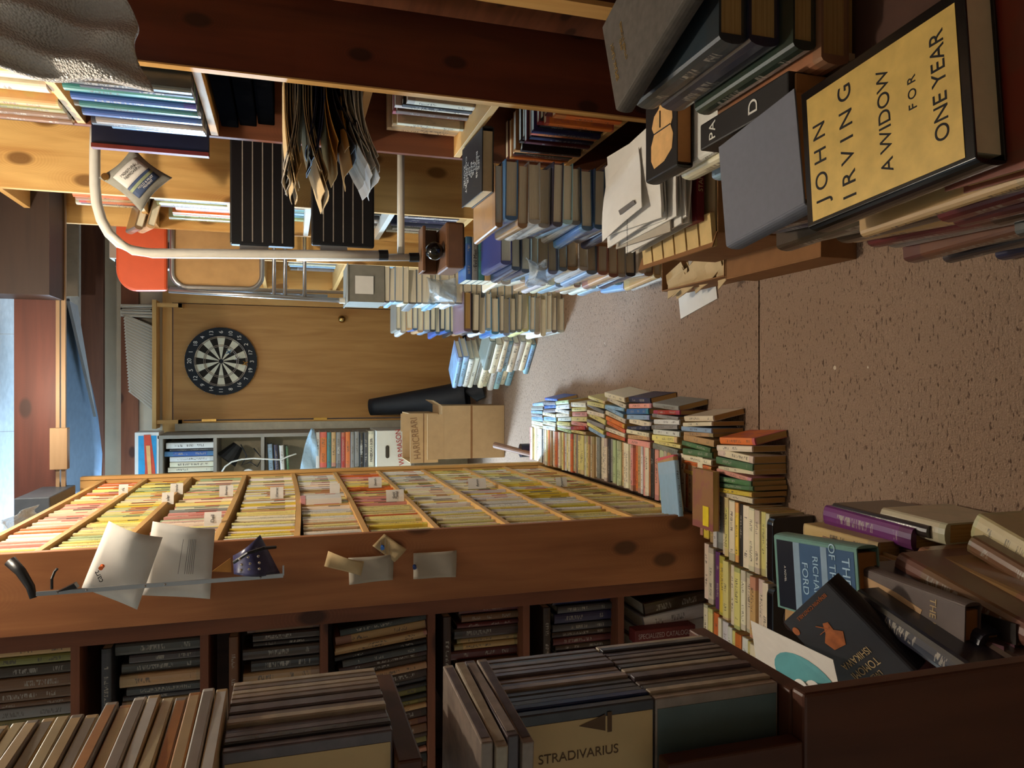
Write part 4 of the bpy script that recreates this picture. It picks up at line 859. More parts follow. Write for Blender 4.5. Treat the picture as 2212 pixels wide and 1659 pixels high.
rdir = (c4[3]-c4[0]).normalized()*-1; udir = (c4[0]-c4[1]).normalized()
text('label_lettering', 'MOISTURE\nREMOVER', .012, g(.5, .38)+V((0,-.004,0)), (c4[1]-c4[0]).normalized(), (c4[0]-c4[3]).normalized(), INK, po, .0002, 'CENTER', 1)
text('label_lettering', 'MOLD & MUST\nPREVENT', .009, g(.55, .76)+V((0,-.004,0)), (c4[1]-c4[0]).normalized(), (c4[0]-c4[3]).normalized(), INKW, po, .0002)
# folded chair
CY = 3.45; ch = thing('folding_chair', 'folded metal chair with orange vinyl back and stained underside', 'chair', atY(745, 600, CY))
ORG = flat('orange_vinyl', (212, 88, 48), .45, .4, 0, .04)
a, b_ = atY(252, 628, CY-.03), atY(362, 632, CY-.03); rx = a.x+.44
prof = []
for k in range(9):
    t_ = k/8*math.pi/2; prof.append((a.x+.09-.09*math.sin(math.pi/2-t_)*1.0, CY-.05, a.z-.075+.075*math.sin(t_)))
prof = [(a.x+.005, CY-.05, b_.z)] + prof + [(rx, CY-.05, a.z), (rx, CY-.05, b_.z)]
obj('backrest', MB().prism(prof, (0, .035, 0)), ORG, ch, .010)
z1_, z0_ = atY(372, 600, CY).z, atY(566, 600, CY).z; lx = atY(470, 622, CY).x
def rrect(x0, x1, za, zb, r, y, n=6):
    P = []
    for cx, cz, s0 in ((x1-r, zb-r, 0), (x0+r, zb-r, 90), (x0+r, za+r, 180), (x1-r, za+r, 270)):
        for q in range(n+1): t_ = math.radians(s0+90*q/n); P.append(V((cx+r*math.cos(t_), y, cz+r*math.sin(t_))))
    return P
MAS = flat('stained_masonite', (188, 150, 102), .85, .1, 0, .22, 9)
obj('seat_panel', MB().prism(rrect(lx+.01, rx, z0_+.01, z1_-.01, .05, CY), (0, .008, 0)), MAS, ch)
P = rrect(lx, rx+.01, z0_, z1_, .06, CY-.004); obj('seat_rim', MB().tube(P+[P[0]], .011, 10), STEEL, ch, 0, True)
lgx = a.x-.008
obj('leg', MB().tube([(lgx+.02, CY+.0, b_.z), (lgx, CY+.0, atY(745, 645, CY).z+.005)], .011, 10), STEEL, ch, 0, True)
obj('leg', MB().tube([(lgx+.03, CY+.03, b_.z), (lgx+.02, CY+.03, atY(708, 640, CY).z)], .010, 10), STEEL, ch, 0, True)
obj('leg', MB().tube([(rx, CY+.0, b_.z), (rx, CY+.0, atY(745, 645, CY).z+.005)], .011, 10), STEEL, ch, 0, True)
for x in (592, 616, 658): z = atY(x, 600, CY).z; obj('rung', MB().tube([(lgx, CY-.0, z), (rx, CY-.0, z)], .008, 10), STEEL, ch, 0, True)
obj('leg_tip', MB().tube([(lgx, CY, atY(745, 645, CY).z-.0), (lgx, CY, atY(733, 645, CY).z)], .0135, 12), WT, ch)
# what the chair stands on: bins and papers in the gap between the bookcases
gz = atY(746, 645, CY).z-.004
o = carton('storage_bin', 'grey plastic bin under the folded chair legs', (.365, 3.34, gz-.16), (.53, 3.59, gz-.002), flat('bin_grey', (126, 122, 110), .6)); obj('bin_lid', MB().box((.36, 3.335, gz-.001), (.535, 3.595, gz+.003)), flat('bin_lid_grey', (140, 136, 124), .6), o)
obj('paper_label', MB().box((.40, 3.3335, gz-.11), (.48, 3.3345, gz-.03)), PAPER, o)
NEWS_PILE = True
# =============== piles of hardbacks on the right ===============
def pile(x0, ynear, z0, z1, pal, lab, grp, wd=(.15, .165), L=(.225, .245), ts=(.022, .038), yaw=0, jit=.012, kind='hardback', pages=0, start=0, desc=None, flip=False):
    z = z0; k = 0; th = []
    while z < z1-.012: t = min(R.uniform(*ts), max(z1-z, .012)); th.append(t); z += t+.0008
    z = z0; n_ = len(th)
    for i, t in enumerate(th):
        w_ = R.uniform(*wd); l_ = R.uniform(*L); y_ = yaw + R.uniform(-.06, .06); nm, c = pick(pal); ey = V((math.cos(y_), math.sin(y_), 0)); ez = V((-math.sin(y_), math.cos(y_), 0))
        book(V((x0+R.uniform(-jit, jit), ynear+R.uniform(-jit, jit), z+t/2+.0004)) + ey*w_/2 + ez*l_/2, ey, ez, (t, w_, l_), c, lab % (nm, ordw(n_-i)), grp, kind=kind, pages=pages)
        z += t+.0008
JK = ['pale blue', 'blue', 'white', 'cream', 'grey', 'navy', 'teal', 'tan', 'black']
pile(.365, 3.345, 0, gz-.162, ['pale blue', 'white', 'grey', 'pale blue', 'cream'], '%s magazine, %s down the stack beneath the grey bin', 'magazines stacked beneath the grey bin', kind='magazine', wd=(.155, .17), L=(.22, .235), ts=(.02, .04), jit=.004)
pile(.285, 3.95, 0, .72, JK, '%s hardback, %s from the top of the tall pile nearest the door', 'hardbacks in the tall pile nearest the door')
pile(.24, 3.30, 0, .455, ['pale blue', 'blue', 'white', 'pale yellow', 'black', 'grey', 'cream'], '%s hardback, %s from the top of the pile under the mauve book', 'hardbacks under the mauve book', wd=(.16, .18))
book((.335, 3.42, .475), (1,0,0), (0,1,0), (.034, .18, .235), (120, 88, 104), 'mauve hardback on top of the middle floor pile', None, 'hardback', 1)
pile(.15, 4.02, 0, .36, ['pale blue', 'white', 'grey', 'cream'], '%s hardback, %s down the slanted pile in front of the door', 'hardbacks in the slanted pile by the door', yaw=.75)
pile(.215, 3.72, 0, .26, ['grey', 'white', 'navy', 'cream', 'pale blue'], '%s hardback, %s down the low slanted pile on the carpet', 'hardbacks in the low slanted pile', yaw=.8, wd=(.14, .15), L=(.2, .215))
book((.21, 3.45, .245), (1,.2,0), (-.2,1,0), (.03, .15, .22), (226, 120, 40), 'orange hardback wedged beside the middle pile', None, 'hardback') if False else None
pile(.175, 3.36, 0, .2, ['pale blue', 'orange', 'yellow', 'blue', 'white'], '%s hardback, %s down the short pile left of the mauve book', 'hardbacks left of the mauve book', wd=(.06, .062), L=(.2, .21)) if False else None
pile(.36, 2.19, 0, .598, ['pale blue', 'blue', 'navy', 'cream', 'white', 'grey', 'tan'], '%s hardback, %s below the navy book in the aisle-side pile', 'hardbacks under the navy book', wd=(.15, .17))
book((.455, 2.31, .618), (1,0,0), (0,1,0), (.036, .165, .24), (44, 58, 120), 'navy cloth hardback on top of the aisle-side pile', None, 'hardback')
ev = [('blue', ''), ('grey', 'Evil Men'), ('teal', ''), ('tan', ''), ('cream', '')]
z = .674
for i, (nm, s_) in enumerate(ev):
    b = book((.436, 2.555, z-.011), (0,1,0), (1,0,0), (.021, .12, .15), PAL[nm], '%s paperback lying under the wooden box, %s down' % (nm, ordw(i+1)), 'paperbacks lying under the wooden box')
    if s_:
        o = thing('x', None, None, (0,0,0)); tt = text('title_lettering', s_, .018, (.436, 2.4925, z-.011), (1,0,0), (0,0,1), INK, o, .0003); tt.parent = b; tt.matrix_parent_inverse = b.matrix_world.inverted(); bpy.data.objects.remove(o)
    z -= .0225
pile(.36, 2.50, 0, z-.001, ['cream', 'tan', 'pale blue', 'white'], '%s paperback, %s below the cream one under the wooden box', 'paperbacks deeper under the wooden box', wd=(.12, .13), L=(.2, .21), ts=(.025, .04))
# wooden box with black ball
wb = thing('wooden_box', 'brown wooden box with clear front holding a black ball', 'box', (.46, 2.60, .69))
bm_ = MB().box((.40, 2.50, .676), (.56, 2.68, .742)); obj('base', bm_, flat('walnut', (112, 76, 50), .4), wb, .008)
obj('back', MB().box((.40, 2.66, .743), (.56, 2.68, .808)), flat('walnut', (112, 76, 50), .4), wb, .003); obj('lid', MB().box((.40, 2.59, .796), (.56, 2.659, .808)), flat('walnut', (112, 76, 50), .4), wb, .003)
simple('black_ball', 'shiny black ball resting in the brown wooden box', 'ball', MB().sphere((.462, 2.54, .775), .032, 20), flat('black_gloss', (8, 8, 10), .06, .7), None, 0, True)
# plastic film scraps
def film(x0, y0, x1, y1, Y, lab, z=None):
    q = [atY(x, y, Y) for x, y in ((x0, y0), (x1, y0), (x1, y1), (x0, y1))]
    simple('plastic_film', lab, 'film', MB().grid(lambda u, v: q[0].lerp(q[1], u).lerp(q[3].lerp(q[2], u), v)+V((.008*math.sin(9*v+3*u), .03*math.sin(5*u+6*v), .010*math.sin(7*u-5*v))), 16, 12, .003, (0,1,0)), POLY, None, 0, True)
film(925, 655, 985, 600, 3.3, 'crumpled clear plastic film beside the tall door pile')
film(1140, 620, 1180, 560, 2.15, 'clear plastic sleeve hanging from the aisle-side pile')
simple('loose_sheet', 'white printed sheet sticking out from under the aisle-side pile', 'paper', MB().obox((.36, 2.12, .0035), (1,.2,0), (-.2,1,0), (0,0,1), (.24, .22, .002)), PAPER)
# cartons under the papers
o = carton('cardboard_tray', 'low open cardboard tray of torn brown paper', (.30, 1.80, 0), (.66, 2.16, .10), CARD_D); 
tp = MB(); RR = random.Random(3)
for i in range(14): tp.obox((.315+RR.uniform(0, .04), 1.83+RR.uniform(0, .3), .03+RR.uniform(0, .055)), (1, RR.uniform(-1, 1)*.5, .2), (-.4, 1, RR.uniform(-.3, .3)), (0, 0, 1), (.05, .09, .002))
obj('torn_paper', tp, PAPER_T, o)['kind'] = 'stuff'
o = carton('cardboard_box', 'low brown cardboard box nearest the camera under the mail', (.29, 1.41, 0), (.66, 1.795, .10), CARD_D); obj('top_panel', MB().box((.294, 1.415, .094), (.656, 1.79, .099)), CARD_D, o)
o = carton('cardboard_box', 'open dark cardboard box holding the heap of mail', (.345, 1.47, .102), (.66, 1.84, .33), CARD_D, None, (((.345, 1.47, .33), (.345, 1.84, .33), (-.035, 0, .012)),))
obj('inner_flaps', MB().box((.352, 1.48, .30), (.65, 1.83, .332)), PAPER_T, o)
fd = MB()
for i in range(6): fd.obox((.352, 1.50+.058*i, .338), (1,0,.1), (0,1,0), (0,0,1), (.075, .05, .012))
obj('tan_tabs', fd, MANILA if False else flat('tan_card', (206, 176, 118), .8), o)
rb_ = thing('stamp_album', 'dark red book with Stamps lettering under the mail heap', 'book', (.5, 1.55, .34)); obj('cover', MB().box((.375, 1.50, .346), (.62, 1.80, .366)), flat('dark_red_cloth', (110, 22, 36), .5), rb_, .002)
text('title_lettering', 'STAMPS', .016, (.47, 1.4990, .356), (1,0,0), (0,0,1), PAPER_T, rb_)
z = .367
for i in range(12):
    w_, l_ = R.uniform(.19, .25), R.uniform(.26, .30); yw = R.uniform(-.1, .12); c_ = V((.49+R.uniform(-.012, .012), 1.66+R.uniform(-.02, .02)-.0*i, z))
    mb = MB().grid(lambda u, v: c_ + V((math.cos(yw), math.sin(yw), 0))*(u-.5)*w_ + V((-math.sin(yw), math.cos(yw), 0))*(v-.5)*l_ + V((0,0,.0045*math.sin(5*u+i)*math.sin(3*v+1.3*i)+.0)), 6, 6, .004, (0,0,1))
    simple('envelope', 'white envelope in the mail heap, %s from the bottom' % ordw(i+1), 'envelope', mb, PAPER if i % 3 else PAPER_G, 'white envelopes in the mail heap'); z += .0076
z += .003
q = [atZ(x, y, z+.006) for x, y in ((1312, 395), (1375, 318), (1392, 448), (1302, 522))]
le = thing('window_envelope', 'topmost slanted envelope with a grey address window', 'envelope', q[0])
obj('paper', MB().grid(lambda u, v: q[3].lerp(q[0], u).lerp(q[2].lerp(q[1], u), v)+V((0,0,.006*math.sin(3*u+2*v))), 6, 6, .0015, (0,0,1)), PAPER, le)
wq = [atZ(x, y, z+.016) for x, y in ((1336, 455), (1368, 432), (1372, 440), (1340, 465))]; obj('address_window', MB().prism(wq, (0,0,.0006)), flat('window_grey', (116, 112, 110), .3), le)
for (xx, yy, s_) in ((1365, 500, 'PERSONAL CONFIDENTIAL NOTICE'),): text('printed_lettering', s_, .0075, atZ(1355, 500, z+.010), (1, .0, 0), (0, 1, 0), INK, le, .0002)
# dark crumpled papers behind
for i in range(7):
    mb = MB().grid(lambda u, v: V((.50+.14*u, 1.90+.0*v+.006*i, .40+.0+.10*v+.01*math.sin(8*u+i))), 1, 1, .001, (0,1,0))
# the pile with the black book on top
o = carton('cardboard_box', 'hidden brown cardboard box carrying the tall dark pile', (.43, 1.87, .102), (.66, 2.13, .36), CARD_D); obj('top_panel', MB().box((.434, 1.874, .354), (.656, 2.126, .359)), CARD_D, o)
pile(.428, 1.875, .361, .738, ['white', 'pale blue', 'tan', 'navy', 'dark brown', 'blue', 'grey', 'pale yellow'], '%s hardback, %s down beneath the black comfort zone book', 'hardbacks beneath the black book', wd=(.155, .168), ts=(.026, .036))
def hero(name, label, TL, TR, BL, zs, t, cover, page, spine_side='left', cat='book', bt=.0028, inset=.004, spine_mat=None, size=None):
    A_, B_, D_ = atZ(*TL, zs[0]), atZ(*TR, zs[1]), atZ(*BL, zs[2]); r = (B_-A_); wv = r.length; r.normalize(); d = (D_-A_); d -= r*d.dot(r); h = d.length; d.normalize(); n = d.cross(r)
    if n.z < 0: n = -n
    if size: wv, h = size
    o = thing(name, label, cat, A_); c_ = lambda u, v, k: A_ + r*(wv*u) + d*(h*v) - n*k
    m = MB(); ctr = lambda k: c_(.5, .5, k)
    m.obox(ctr(bt/2), r, d, n, (wv, h, bt)); m.obox(ctr(t-bt/2), r, d, n, (wv, h, bt))
    sx = 0 if spine_side == 'left' else 1
    prof = []
    for k in range(9): a = math.pi*k/8; prof.append((sx + (-1 if sx == 0 else 1)*.006*math.sin(a)/wv, t/2 - (t/2)*math.cos(a)))
    m.prism([c_(p_[0], 0, p_[1]) for p_ in prof], d*h)
    obj('cover', m, cover, o, .0008)
    pg_ = MB().obox(A_ + r*(wv*.5+(.002 if sx == 0 else -.002)) + d*(h*.5) - n*(t/2), r, d, n, (wv-.006-inset, h-2*inset, t-2*bt)); obj('page_block', pg_, page, o)
    print('HERO', name, round(wv, 3), round(h, 3), round(t, 3)); return o, (lambda u, v, k=-.0006: c_(u, v, k)), r, -d, n
PG = flat('page_block_cream', (206, 186, 150), .9, .1, 0, .06, 60); PGB = flat('page_block_brown', (170, 120, 72), .9, .1, 0, .06, 60)
o, P_, r, u, n = hero('hardback_book', 'black hardback titled LIFE BEGINS AT THE END OF YOUR COMFORT ZONE', (1042, 275), (1040, 468), (994, 310), (.772,)*3, .032, flat('matt_black_jacket', (44, 42, 42), .5), PG, size=(.168, .235))
text('title_lettering', 'LIFE\nBEGINS\nAT\nTHE\nEND\nOF\nYOUR\nCOMFORT\nZONE.', .022, P_(.5, .5), r, u, INKW, o, .0002)
# fossil book pile
o = carton('cardboard_box', 'brown cardboard box beneath the fossil cover book pile', (.42, 1.18, .0), (.66, 1.39, .26), CARD_D); obj('top_panel', MB().box((.424, 1.184, .254), (.656, 1.386, .259)), CARD_D, o)
pile(.435, 1.175, .261, .495, ['pale blue', 'orange', 'white', 'grey', 'cream', 'tan'], '%s hardback, %s down beneath the fossil cover book', 'hardbacks beneath the fossil cover book', pages=1, ts=(.03, .045), wd=(.145, .16), L=(.2, .215))
o, P_, r, u, n = hero('hardback_book', 'black hardback picturing a pale fossil shell beside the mail heap', (1395, 392), (1395, 235), (1462, 352), (.535,)*3, .036, flat('black_jacket', (26, 22, 20), .45), PGB)
w_ = (P_(1, 0)-P_(0, 0)).length; h_ = (P_(0, 1)-P_(0, 0)).length; poly = [(.10,.30),(.13,.62),(.24,.86),(.42,.90),(.55,.82),(.62,.88),(.78,.86),(.84,.66),(.93,.60),(.95,.50),(.86,.46),(.80,.30),(.66,.22),(.56,.30),(.42,.20),(.22,.20)]
sh_ = MB().prism([P_(a_, b__, -.0004) for a_, b__ in poly], n*.0006); obj('shell_picture', sh_, flat('fossil_tan', (216, 170, 110), .6, .2, 0, .15, 40), o)
obj('shell_crack', MB().tube([P_(.56, y_, -.0014) for y_ in (.28, .45, .6, .82)], .0014, 5).tube([P_(x_, .5, -.0014) for x_ in (.6, .7, .82)], .0018, 5), INK, o)
# grey book pile, then the gold-cover pile
pile(.235, .80, 0, .566, ['navy', 'dark grey', 'brown', 'tan', 'maroon', 'grey', 'dark brown'], '%s hardback, %s down beneath the plain grey book', 'hardbacks beneath the plain grey book', pages=1, ts=(.03, .045), wd=(.145, .155), jit=.006)
o, P_, r, u, n = hero('hardback_book', 'plain blue-grey cloth hardback lying next to the gold cover', (1568, 530), (1552, 318), (1741, 480), (.602,)*3, .034, flat('blue_grey_cloth', (112, 114, 124), .75, .2, 0, .05, 90), PGB)
pile(.215, .53, .04, .565, ['blue', 'dark brown', 'navy', 'cream', 'maroon', 'tan', 'dark grey', 'black'], '%s hardback, %s down beneath the red book under the gold cover', 'hardbacks beneath the gold cover book', pages=1, ts=(.028, .042), wd=(.15, .16), jit=.012)
book((.29, .65, .02), (1,0,0), (0,1,0), (.038, .16, .24), PAL['cream'], 'cream hardback at the very bottom of the gold cover pile', None, 'hardback', 1)
book((.345, .52, .5805), (0,1,0), (1,0,0), (.028, .20, .28), (140, 44, 26), 'red-brown hardback sticking out below the gold cover', None, 'hardback', 1)
o, P_, r, u, n = hero('hardback_book', 'gold and black hardback titled A WIDOW FOR ONE YEAR by the lower right edge', (1745, 490), (1730, 205), (2110, 372), (.637,)*3, .040, flat('black_gloss_jacket', (14, 12, 12), .2, .6), PG)
gp = MB().prism([P_(a_, b__, -.0003) for a_, b__ in ((.02, .045), (.93, .045), (.93, .955), (.02, .955))], n*.0004)
GOLD = flat('mottled_gold_paper', (212, 178, 96), .38, .5, .15, .14, 45); obj('gold_panel', gp, GOLD, o)
W_ = (P_(1, 0)-P_(0, 0)).length
for s_, sz_, uu, vv, k_ in (('J O H N', .030, .42, .13, 1), ('I R V I N G', .030, .47, .32, 1), ('A WIDOW', .024, .47, .56, 1), ('F O R', .015, .55, .72, 1), ('ONE YEAR', .024, .5, .86, 1)):
    text('title_lettering', s_, sz_, P_(uu, vv, -.0009), r, u, INK, o, .0002, 'CENTER', 1.0)
# dark grey book high on the right and companions
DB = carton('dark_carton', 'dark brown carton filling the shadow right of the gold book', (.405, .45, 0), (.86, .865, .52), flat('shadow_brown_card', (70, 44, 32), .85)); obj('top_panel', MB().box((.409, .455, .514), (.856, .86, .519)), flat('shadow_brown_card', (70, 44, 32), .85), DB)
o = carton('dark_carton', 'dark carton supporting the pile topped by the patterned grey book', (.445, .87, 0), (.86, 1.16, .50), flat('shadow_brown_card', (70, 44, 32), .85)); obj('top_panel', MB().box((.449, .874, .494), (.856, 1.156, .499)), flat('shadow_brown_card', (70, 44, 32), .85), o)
o, P_, r, u, n = hero('hardback_book', 'dark grey patterned hardback at the top of the near right pile', (1330, 235), (1296, 30), (1480, 107), (.757,)*3, .030, flat('ribbed_grey_cloth', (84, 78, 72), .7, .2, 0, .2, 70), PGB, size=(.165, .23))
text('title_lettering', 'SPEAK EASY', .014, P_(.45, .10), r, u, flat('dull_gilt', (140, 112, 62), .4), o, .0002); text('title_lettering', 'AND\nOTHER STORIES', .010, P_(.5, .24), r, u, flat('dull_gilt', (140, 112, 62), .4), o, .0002)
z = .5005
for i, (nm, t, dy, dxx, c) in enumerate((('pale', .032, -.045, -.01, (196, 168, 130)), ('pinkish brown', .045, -.05, -.018, (170, 112, 78)), ('white-edged green', .036, -.04, .0, (28, 52, 44)), ('navy', .048, -.012, .012, (22, 34, 58)), ('dark teal', .042, -.006, .012, (24, 44, 56)))):
    b = book((.45+dxx+.09, .88+dy+.125, z+t/2), (1,0,0), (0,1,0), (t, .17, .25), c, '%s hardback in the pile under the patterned grey book' % nm, None, 'hardback', 1)
    if i == 2: gb = b; gz_ = z+t
    z += t+.001
tb_ = thing('x', None, None, (0,0,0)); tt = text('title_lettering', 'ILDO', .03, (.56, .852, gz_+.001), (1,0,0), (0,1,0), flat('gilt_ink', (190, 160, 90)), tb_, .0003); tt.parent = gb; tt.matrix_parent_inverse = gb.matrix_world.inverted(); bpy.data.objects.remove(tb_)
o = thing('hardback_book', 'black book standing spine up with white letters P A D', 'book', (.41, 1.0, .42))
obj('cover', MB().box((.392, .87, .43), (.436, 1.10, .60)), flat('black_jacket', (26, 22, 20), .45), o, .003)
text('title_lettering', 'PA', .026, (.414, 1.06, .6008), (1, .0, 0), (0, 1, 0), INKW, o, .0003); text('title_lettering', 'D', .032, (.414, .95, .6008), (1, .0, 0), (0, 1, 0), INKW, o, .0003)
obj('page_block', MB().box((.397, .866, .425), (.431, .8695, .59)), PGB, o)
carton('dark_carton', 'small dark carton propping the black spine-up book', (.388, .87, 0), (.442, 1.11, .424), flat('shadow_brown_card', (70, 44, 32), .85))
# =============== disc cases on the dark cabinet, near left ===============
N = thing('dark_cabinet', 'dark stained wooden cabinet at the lower left edge carrying disc cases', 'cabinet', (-.45, .65, 0))
obj('side_panel', MB().box((-.62, .545, 0), (-.272, .563, .832)), DARKW('z'), N, .003)
obj('shelf', MB().box((-.62, .564, .812), (-.276, .74, .832)), DARKW('x'), N, .002); obj('shelf', MB().box((-.62, .564, 1.165), (-.288, .74, 1.185)), DARKW('x'), N, .002)
obj('upright', MB().box((-.62, .545, .833), (-.313, .563, .965)), DARKW('z'), N, .002); obj('back_panel', MB().box((-.62, .741, 0), (-.44, .75, 1.6)), DARKW('z'), N)
obj('side_panel', MB().box((-.64, .545, 0), (-.621, .75, 1.6)), DARKW('z'), N)
JC = clear('jewel_case_edge', (150, 136, 126), .15, .88)
def cd(center, ex, ey, ez, label, front, grp, t=.0102):
    c_ = V(center); o = thing('disc_case', label, 'disc case', c_ - V(ez)*.0625, grp)
    obj('case', MB().obox(c_, ex, ey, ez, (.142, t, .125)), JC, o, .0012)
    obj('booklet', MB().obox(c_ - V(ey)*(t/2+.0004), ex, ey, ez, (.122, .0006, .121)), front, o)
    return o
EDG = [flat('case_edge_%d' % i, c, .25, .5, 0, .25, 60) for i, c in enumerate(((150, 134, 122), (112, 98, 92), (60, 56, 60), (172, 158, 138), (92, 80, 84)))]
def cdrow(xr0, y0, z0, n_, fronts, lab, grp, dark=None):
    y = y0
    for i in range(n_):
        t = .0102; c_ = V((xr0-.071+R.uniform(-.003, .001), y+t/2, z0+.0625+R.uniform(-.001, .001)*0)); o = thing('disc_case', lab % ordw(i+1), 'disc case', c_-V((0,0,.0625)), grp)
        obj('case', MB().box((c_.x-.071, y, z0), (c_.x+.071, y+t-.0012, z0+.125)), EDG[R.randrange(5)] if dark is None or i not in dark else dark[i], o, .0012)
        obj('booklet', MB().box((c_.x-.066, y-.0005, z0+.002), (c_.x+.062, y-.0001, z0+.123)), fronts(i), o); y += t
BEI = flat('beige_booklet', (204, 176, 128), .5, .3, 0, .05, 30); TEA = flat('slate_teal_booklet', (92, 108, 108), .4, .4, 0, .1, 30); NAVB = flat('deep_blue_case', (22, 38, 84), .3)
cdrow(-.268, .58, 1.186, 13, lambda i: BEI if i == 0 else EDG[i % 5], 'disc case standing on the upper cabinet shelf, %s from the front', 'disc cases on the upper cabinet shelf')
cdrow(-.272, .58, .9592, 13, lambda i: BEI if i == 0 else EDG[i % 5], 'disc case in the raised middle row, %s from the front', 'disc cases in the raised middle row', {1: NAVB, 3: EDG[2]})
cdrow(-.272, .58, .8332, 13, lambda i: TEA if i == 0 else EDG[(i+2) % 5], 'disc case in the bottom row, %s from the front', 'disc cases in the bottom row')
o = [x_ for x_ in bpy.data.objects if x_.get('label') == 'disc case in the raised middle row, first from the front'][0]
text('printed_lettering', 'STRADIVARIUS', .011, (-.312, .5792, 1.03), (0, 0, -1), (1, 0, 0), flat('brown_ink', (96, 70, 44)), o, .0002)
obj('printed_emblem', MB().prism([(-.295, .5792, 1.006), (-.288, .5792, 1.03), (-.281, .5792, 1.006)], (0, -.0003, 0)).box((-.2965, .5789, 1.0), (-.2795, .5792, 1.004)), flat('brown_ink', (96, 70, 44)), o)
def cdflat(xr0, yn, z0, n_, lab, grp, pal, yaw=0):
    z = z0
    for i in range(n_):
        yw = yaw + R.uniform(-.03, .03); ex = V((math.cos(yw), math.sin(yw), 0)); ey = V((-math.sin(yw), math.cos(yw), 0)); c_ = V((xr0-.0625+R.uniform(-.003, .003), yn+.071+R.uniform(-.003, .003), z+.0051))
        o = thing('disc_case', lab % ordw(n_-i), 'disc case', c_-V((0,0,.005)), grp); obj('case', MB().obox(c_, ex, ey, V((0,0,1)), (.125, .142, .0094)), EDG[R.randrange(5)] if pal is None else pal[i % len(pal)], o, .0012)
        obj('spine_insert', MB().obox(c_+ex*.0627, ex, ey, V((0,0,1)), (.0006, .128, .0068)), pal[(i*2+1) % len(pal)] if pal else EDG[3], o); z += .0104
SPN = [flat('insert_tan', (204, 178, 132), .35), flat('insert_white', (220, 220, 216), .35), flat('insert_orange', (190, 130, 70), .35, .3, 0, .3, 20), flat('insert_grey', (150, 142, 134), .35, .3, 0, .3, 20), flat('insert_cream', (214, 200, 160), .35)]
cdflat(-.262, .535, 1.086, 4, 'disc case lying flat on the middle row, %s from the top', 'disc cases lying on the middle row', [EDG[0], EDG[4], EDG[3]], -.06)
cdflat(-.262, .53, 1.3125, 9, 'disc case in the flat stack above the upper row, %s from the top', 'flat stack of disc cases above the upper row', SPN, -.05)
cdflat(-.268, .525, 1.408, 8, 'disc case in the topmost flat stack, %s from the top', 'topmost flat stack of disc cases', [SPN[0], SPN[3], SPN[4]], -.07)
# =============== heap of books at the lower left ===============
def spineup(x0, y0, x1, y1, z, t, Dp, rgb, label, kind='hardback', tilt=0, pages=1, grp=None):
    a, b_ = atZ(x0, y0, z), atZ(x1, y1, z); L_ = (b_-a).length; ezv = (b_-a).normalized(); side = V((0,0,1)).cross(ezv).normalized(); ey = (V((0,0,-1))*math.cos(tilt) + side*math.sin(tilt))
    Dp = min(Dp, (z-.002)/max(.3, math.cos(tilt))); return book((a+b_)/2 + ey*(Dp/2), ey, ezv, (t, Dp, L_), rgb, label, grp, kind, pages)
spineup(1972, 1166, 1782, 1112, .20, .040, .16, (110, 40, 120), 'purple and pink hardback spine by the carpet edge of the heap')
spineup(2005, 1150, 1800, 1098, .19, .022, .15, (36, 26, 30), 'black hardback with orange flecks behind the purple spine')
spineup(2045, 1155, 1905, 1118, .18, .038, .16, (206, 196, 168), 'cream jacketed hardback at the carpet corner of the heap')
spineup(1895, 1190, 1735, 1146, .24, .03, .15, (196, 168, 110), 'tan paperback with curling edge near the purple spine', 'paperback')
spineup(1850, 1200, 1732, 1172, .27, .02, .15, (214, 178, 60), 'yellow paperback just right of the sea cover book', 'paperback')
spineup(2240, 1215, 2105, 1135, .16, .045, .15, (212, 196, 150), 'cream hardback with large black letters at the bottom edge')
spineup(2240, 1262, 2095, 1175, .19, .03, .15, (120, 84, 60), 'brown speckled hardback below the cream lettered one')
spineup(2230, 1380, 1940, 1215, .30, .035, .2, (120, 86, 58), 'long brown-spined hardback slanting through the heap')
spineup(2235, 1318, 1985, 1200, .24, .03, .2, (158, 120, 74), 'tan-edged hardback right of the long brown one')
spineup(2120, 1395, 1872, 1235, .34, .034, .2, (28, 40, 62), 'navy hardback beside the sea cover book')
spineup(2190, 1440, 1960, 1300, .33, .03, .2, (52, 36, 30), 'dark brown hardback in the shadow of the cabinet')
spineup(2090, 1462, 1850, 1295, .40, .036, .2, (24, 30, 50), 'dark navy leather-look hardback in front of the desert cover')
o, P_, r, u, n = hero('hardback_book', 'teal-edged hardback with blue sea cover lying upside down', (1850, 1187), (1862, 1367), (1673, 1187), (.375,)*3, .045, flat('pale_teal_jacket', (110, 150, 140), .35), PGB)
obj('sea_picture', MB().prism([P_(a_, b__, -.0003) for a_, b__ in ((.04, .03), (.97, .03), (.97, .96), (.04, .96))], n*.0004), flat('storm_blue', (62, 92, 128), .35, .4, 0, .2, 8), o)
obj('pale_streak', MB().prism([P_(a_, b__, -.0008) for a_, b__ in ((.04, .33), (.97, .33), (.97, .40), (.04, .40))], n*.0003).prism([P_(a_, b__, -.0008) for a_, b__ in ((.04, .66), (.97, .66), (.97, .74), (.04, .74))], n*.0003), flat('pale_sea', (140, 164, 184), .35), o)
obj('night_panel', MB().prism([P_(a_, b__, -.0008) for a_, b__ in ((.04, .74), (.97, .74), (.97, .96), (.04, .96))], n*.0003), flat('night_sea', (16, 22, 36), .35), o)
for s_, sz_, vv in (('THE LAY', .026, .12), ('OF THE LAND', .022, .27), ('RICHARD', .020, .47), ('FORD', .022, .60)): text('title_lettering', s_, sz_, P_(.5, vv, -.0014), r, u, flat('pale_blue_ink', (170, 200, 220)), o, .0002)
text('title_lettering', 'A NOVEL', .007, P_(.5, .86, -.0014), r, u, INKW, o, .0002)
